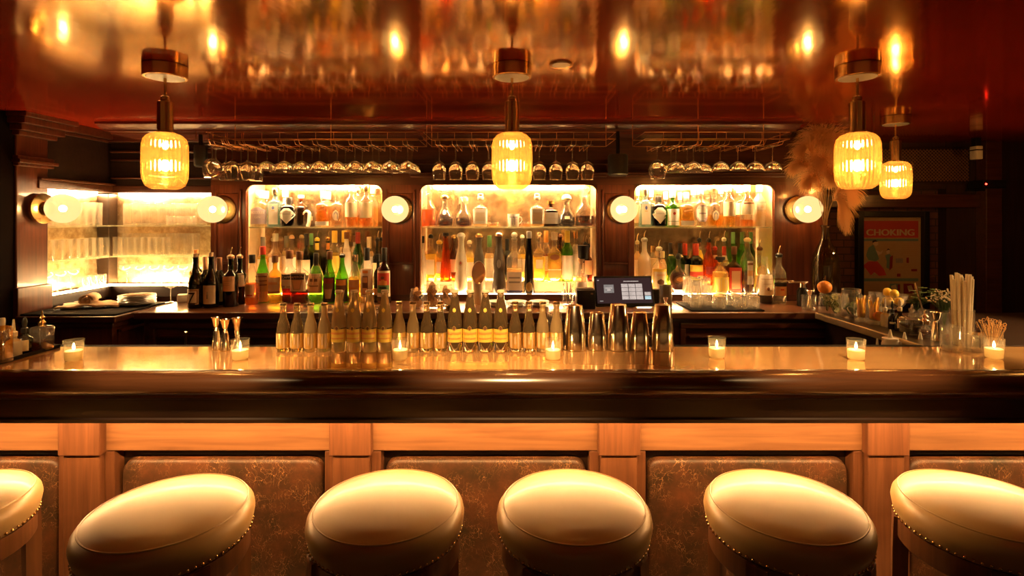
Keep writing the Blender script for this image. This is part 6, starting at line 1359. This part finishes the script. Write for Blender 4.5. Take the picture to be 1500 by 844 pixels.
# ------------------------------------------------------------------ stools
def make_stool(label, loc, rz):
    t = thing('bar_stool', label, 'stool', loc, 'bar stools along the bar', rz)
    R_ = .209
    finish('seat', LA([(.185, .716), (.199, .718), (.2035, .728), (.209, .745), (.212, .762), (.209, .778), (.201, .790), (.191, .797), (.178, .8025), (.14, .810), (.09, .8145), (.04, .816), (.01, .8165)], seg=72), M['seat'], t)
    bm = bmesh.new(); tube(bm, [(.1935 * math.cos(a), .1935 * math.sin(a), .7962) for a in [2 * PI * k / 72 for k in range(72)]], .0024, 6, closed=True)
    finish('piping', bm, M['seat'], t)
    bm = bmesh.new()
    for k in range(76):
        a = 2 * PI * k / 76; sphere(bm, (.2045 * math.cos(a), .2045 * math.sin(a), .726), .0042, u=8, v=5)
    finish('nailhead_trim', bm, M['brass'], t)
    finish('seat_ring', LA([(.178, .655), (.196, .655), (.199, .660), (.199, .708), (.201, .716), (.178, .716)], seg=64, cap0=True, cap1=True), wood('stool walnut', (.10, .042, .018), (.20, .085, .035), .4, .2, 'Z'), t)
    for k in range(4):
        a = PI / 4 + k * PI / 2; bm = bmesh.new(); rows = []
        for z, rr, w_, d_ in ((.712, .186, .026, .020), (.62, .190, .025, .019), (.45, .192, .022, .018), (.25, .200, .020, .017), (.08, .214, .019, .016), (0, .226, .021, .018)):
            c_ = Vector((math.cos(a) * rr, math.sin(a) * rr, z)); u_ = Vector((-math.sin(a), math.cos(a), 0)) * w_; n_ = Vector((math.cos(a), math.sin(a), 0)) * d_
            rows.append([bm.verts.new(c_ + q) for q in (-u_ - n_, u_ - n_, u_ + n_, -u_ + n_)])
        for p, q in zip(rows, rows[1:]):
            for j in range(4): bm.faces.new((p[j], p[(j + 1) % 4], q[(j + 1) % 4], q[j]))
        bm.faces.new(rows[0]); bm.faces.new(rows[-1]); bmesh.ops.recalc_face_normals(bm, faces=bm.faces[:])
        finish('leg', bm, wood('stool walnut', (.10, .042, .018), (.20, .085, .035), .4, .2, 'Z'), t, smooth=30)
    bm = bmesh.new(); tube(bm, [(.19 * math.cos(a), .19 * math.sin(a), .25) for a in [2 * PI * k / 48 for k in range(48)]], .010, 8, closed=True); finish('footrest_ring', bm, M['brass'], t)
    return t
Ys = 1.468
sx = [(-86, 'bar stool cut off by the left picture edge'), (257, 'tan leather bar stool, second from left, below the second candle'), (567, 'tan leather bar stool below the tall mineral water bottles'), (840, 'tan leather bar stool below the shaker tins'), (1150, 'tan leather bar stool, fifth from left, before the right posts'), (1442, 'bar stool cut off by the right picture edge')]
s0 = None
for i, (px, lab) in enumerate(sx):
    loc = (X(px, Ys), Ys - (.03 if i == 1 else 0), 0); rz = [.2, .1, -.2, .15, .0, .25][i]
    if s0 is None: s0 = make_stool(lab, loc, rz)
    else: copy_tree(s0, loc, lab, rz=rz)

# ------------------------------------------------------------------ camera, world, output
w = bpy.data.worlds.new('World'); bpy.context.scene.world = w; w.use_nodes = True
bg = w.node_tree.nodes['Background']; bg.inputs[0].default_value = (1, .45, .2, 1); bg.inputs[1].default_value = .004
cam = bpy.data.cameras.new('Camera'); co = bpy.data.objects.new('Camera', cam); C.objects.link(co)
co.location = (0, 0, H); co.rotation_euler = (PI / 2, 0, 0)
cam.sensor_width = 36; cam.lens = F / 1500 * 36; cam.shift_y = -(422 - CY) / 1500; cam.clip_start = .02
sc = bpy.context.scene; sc.camera = co
vs = sc.view_settings; vs.view_transform = 'Standard'; vs.look = 'None'; vs.exposure = 2.3; vs.gamma = 1; vs.use_curve_mapping = False
cy = sc.cycles
cy.max_bounces = 12; cy.transparent_max_bounces = 40; cy.glossy_bounces = 5; cy.diffuse_bounces = 4; cy.transmission_bounces = 8
cy.caustics_reflective = False; cy.caustics_refractive = False; cy.sample_clamp_indirect = 6; cy.use_denoising = True
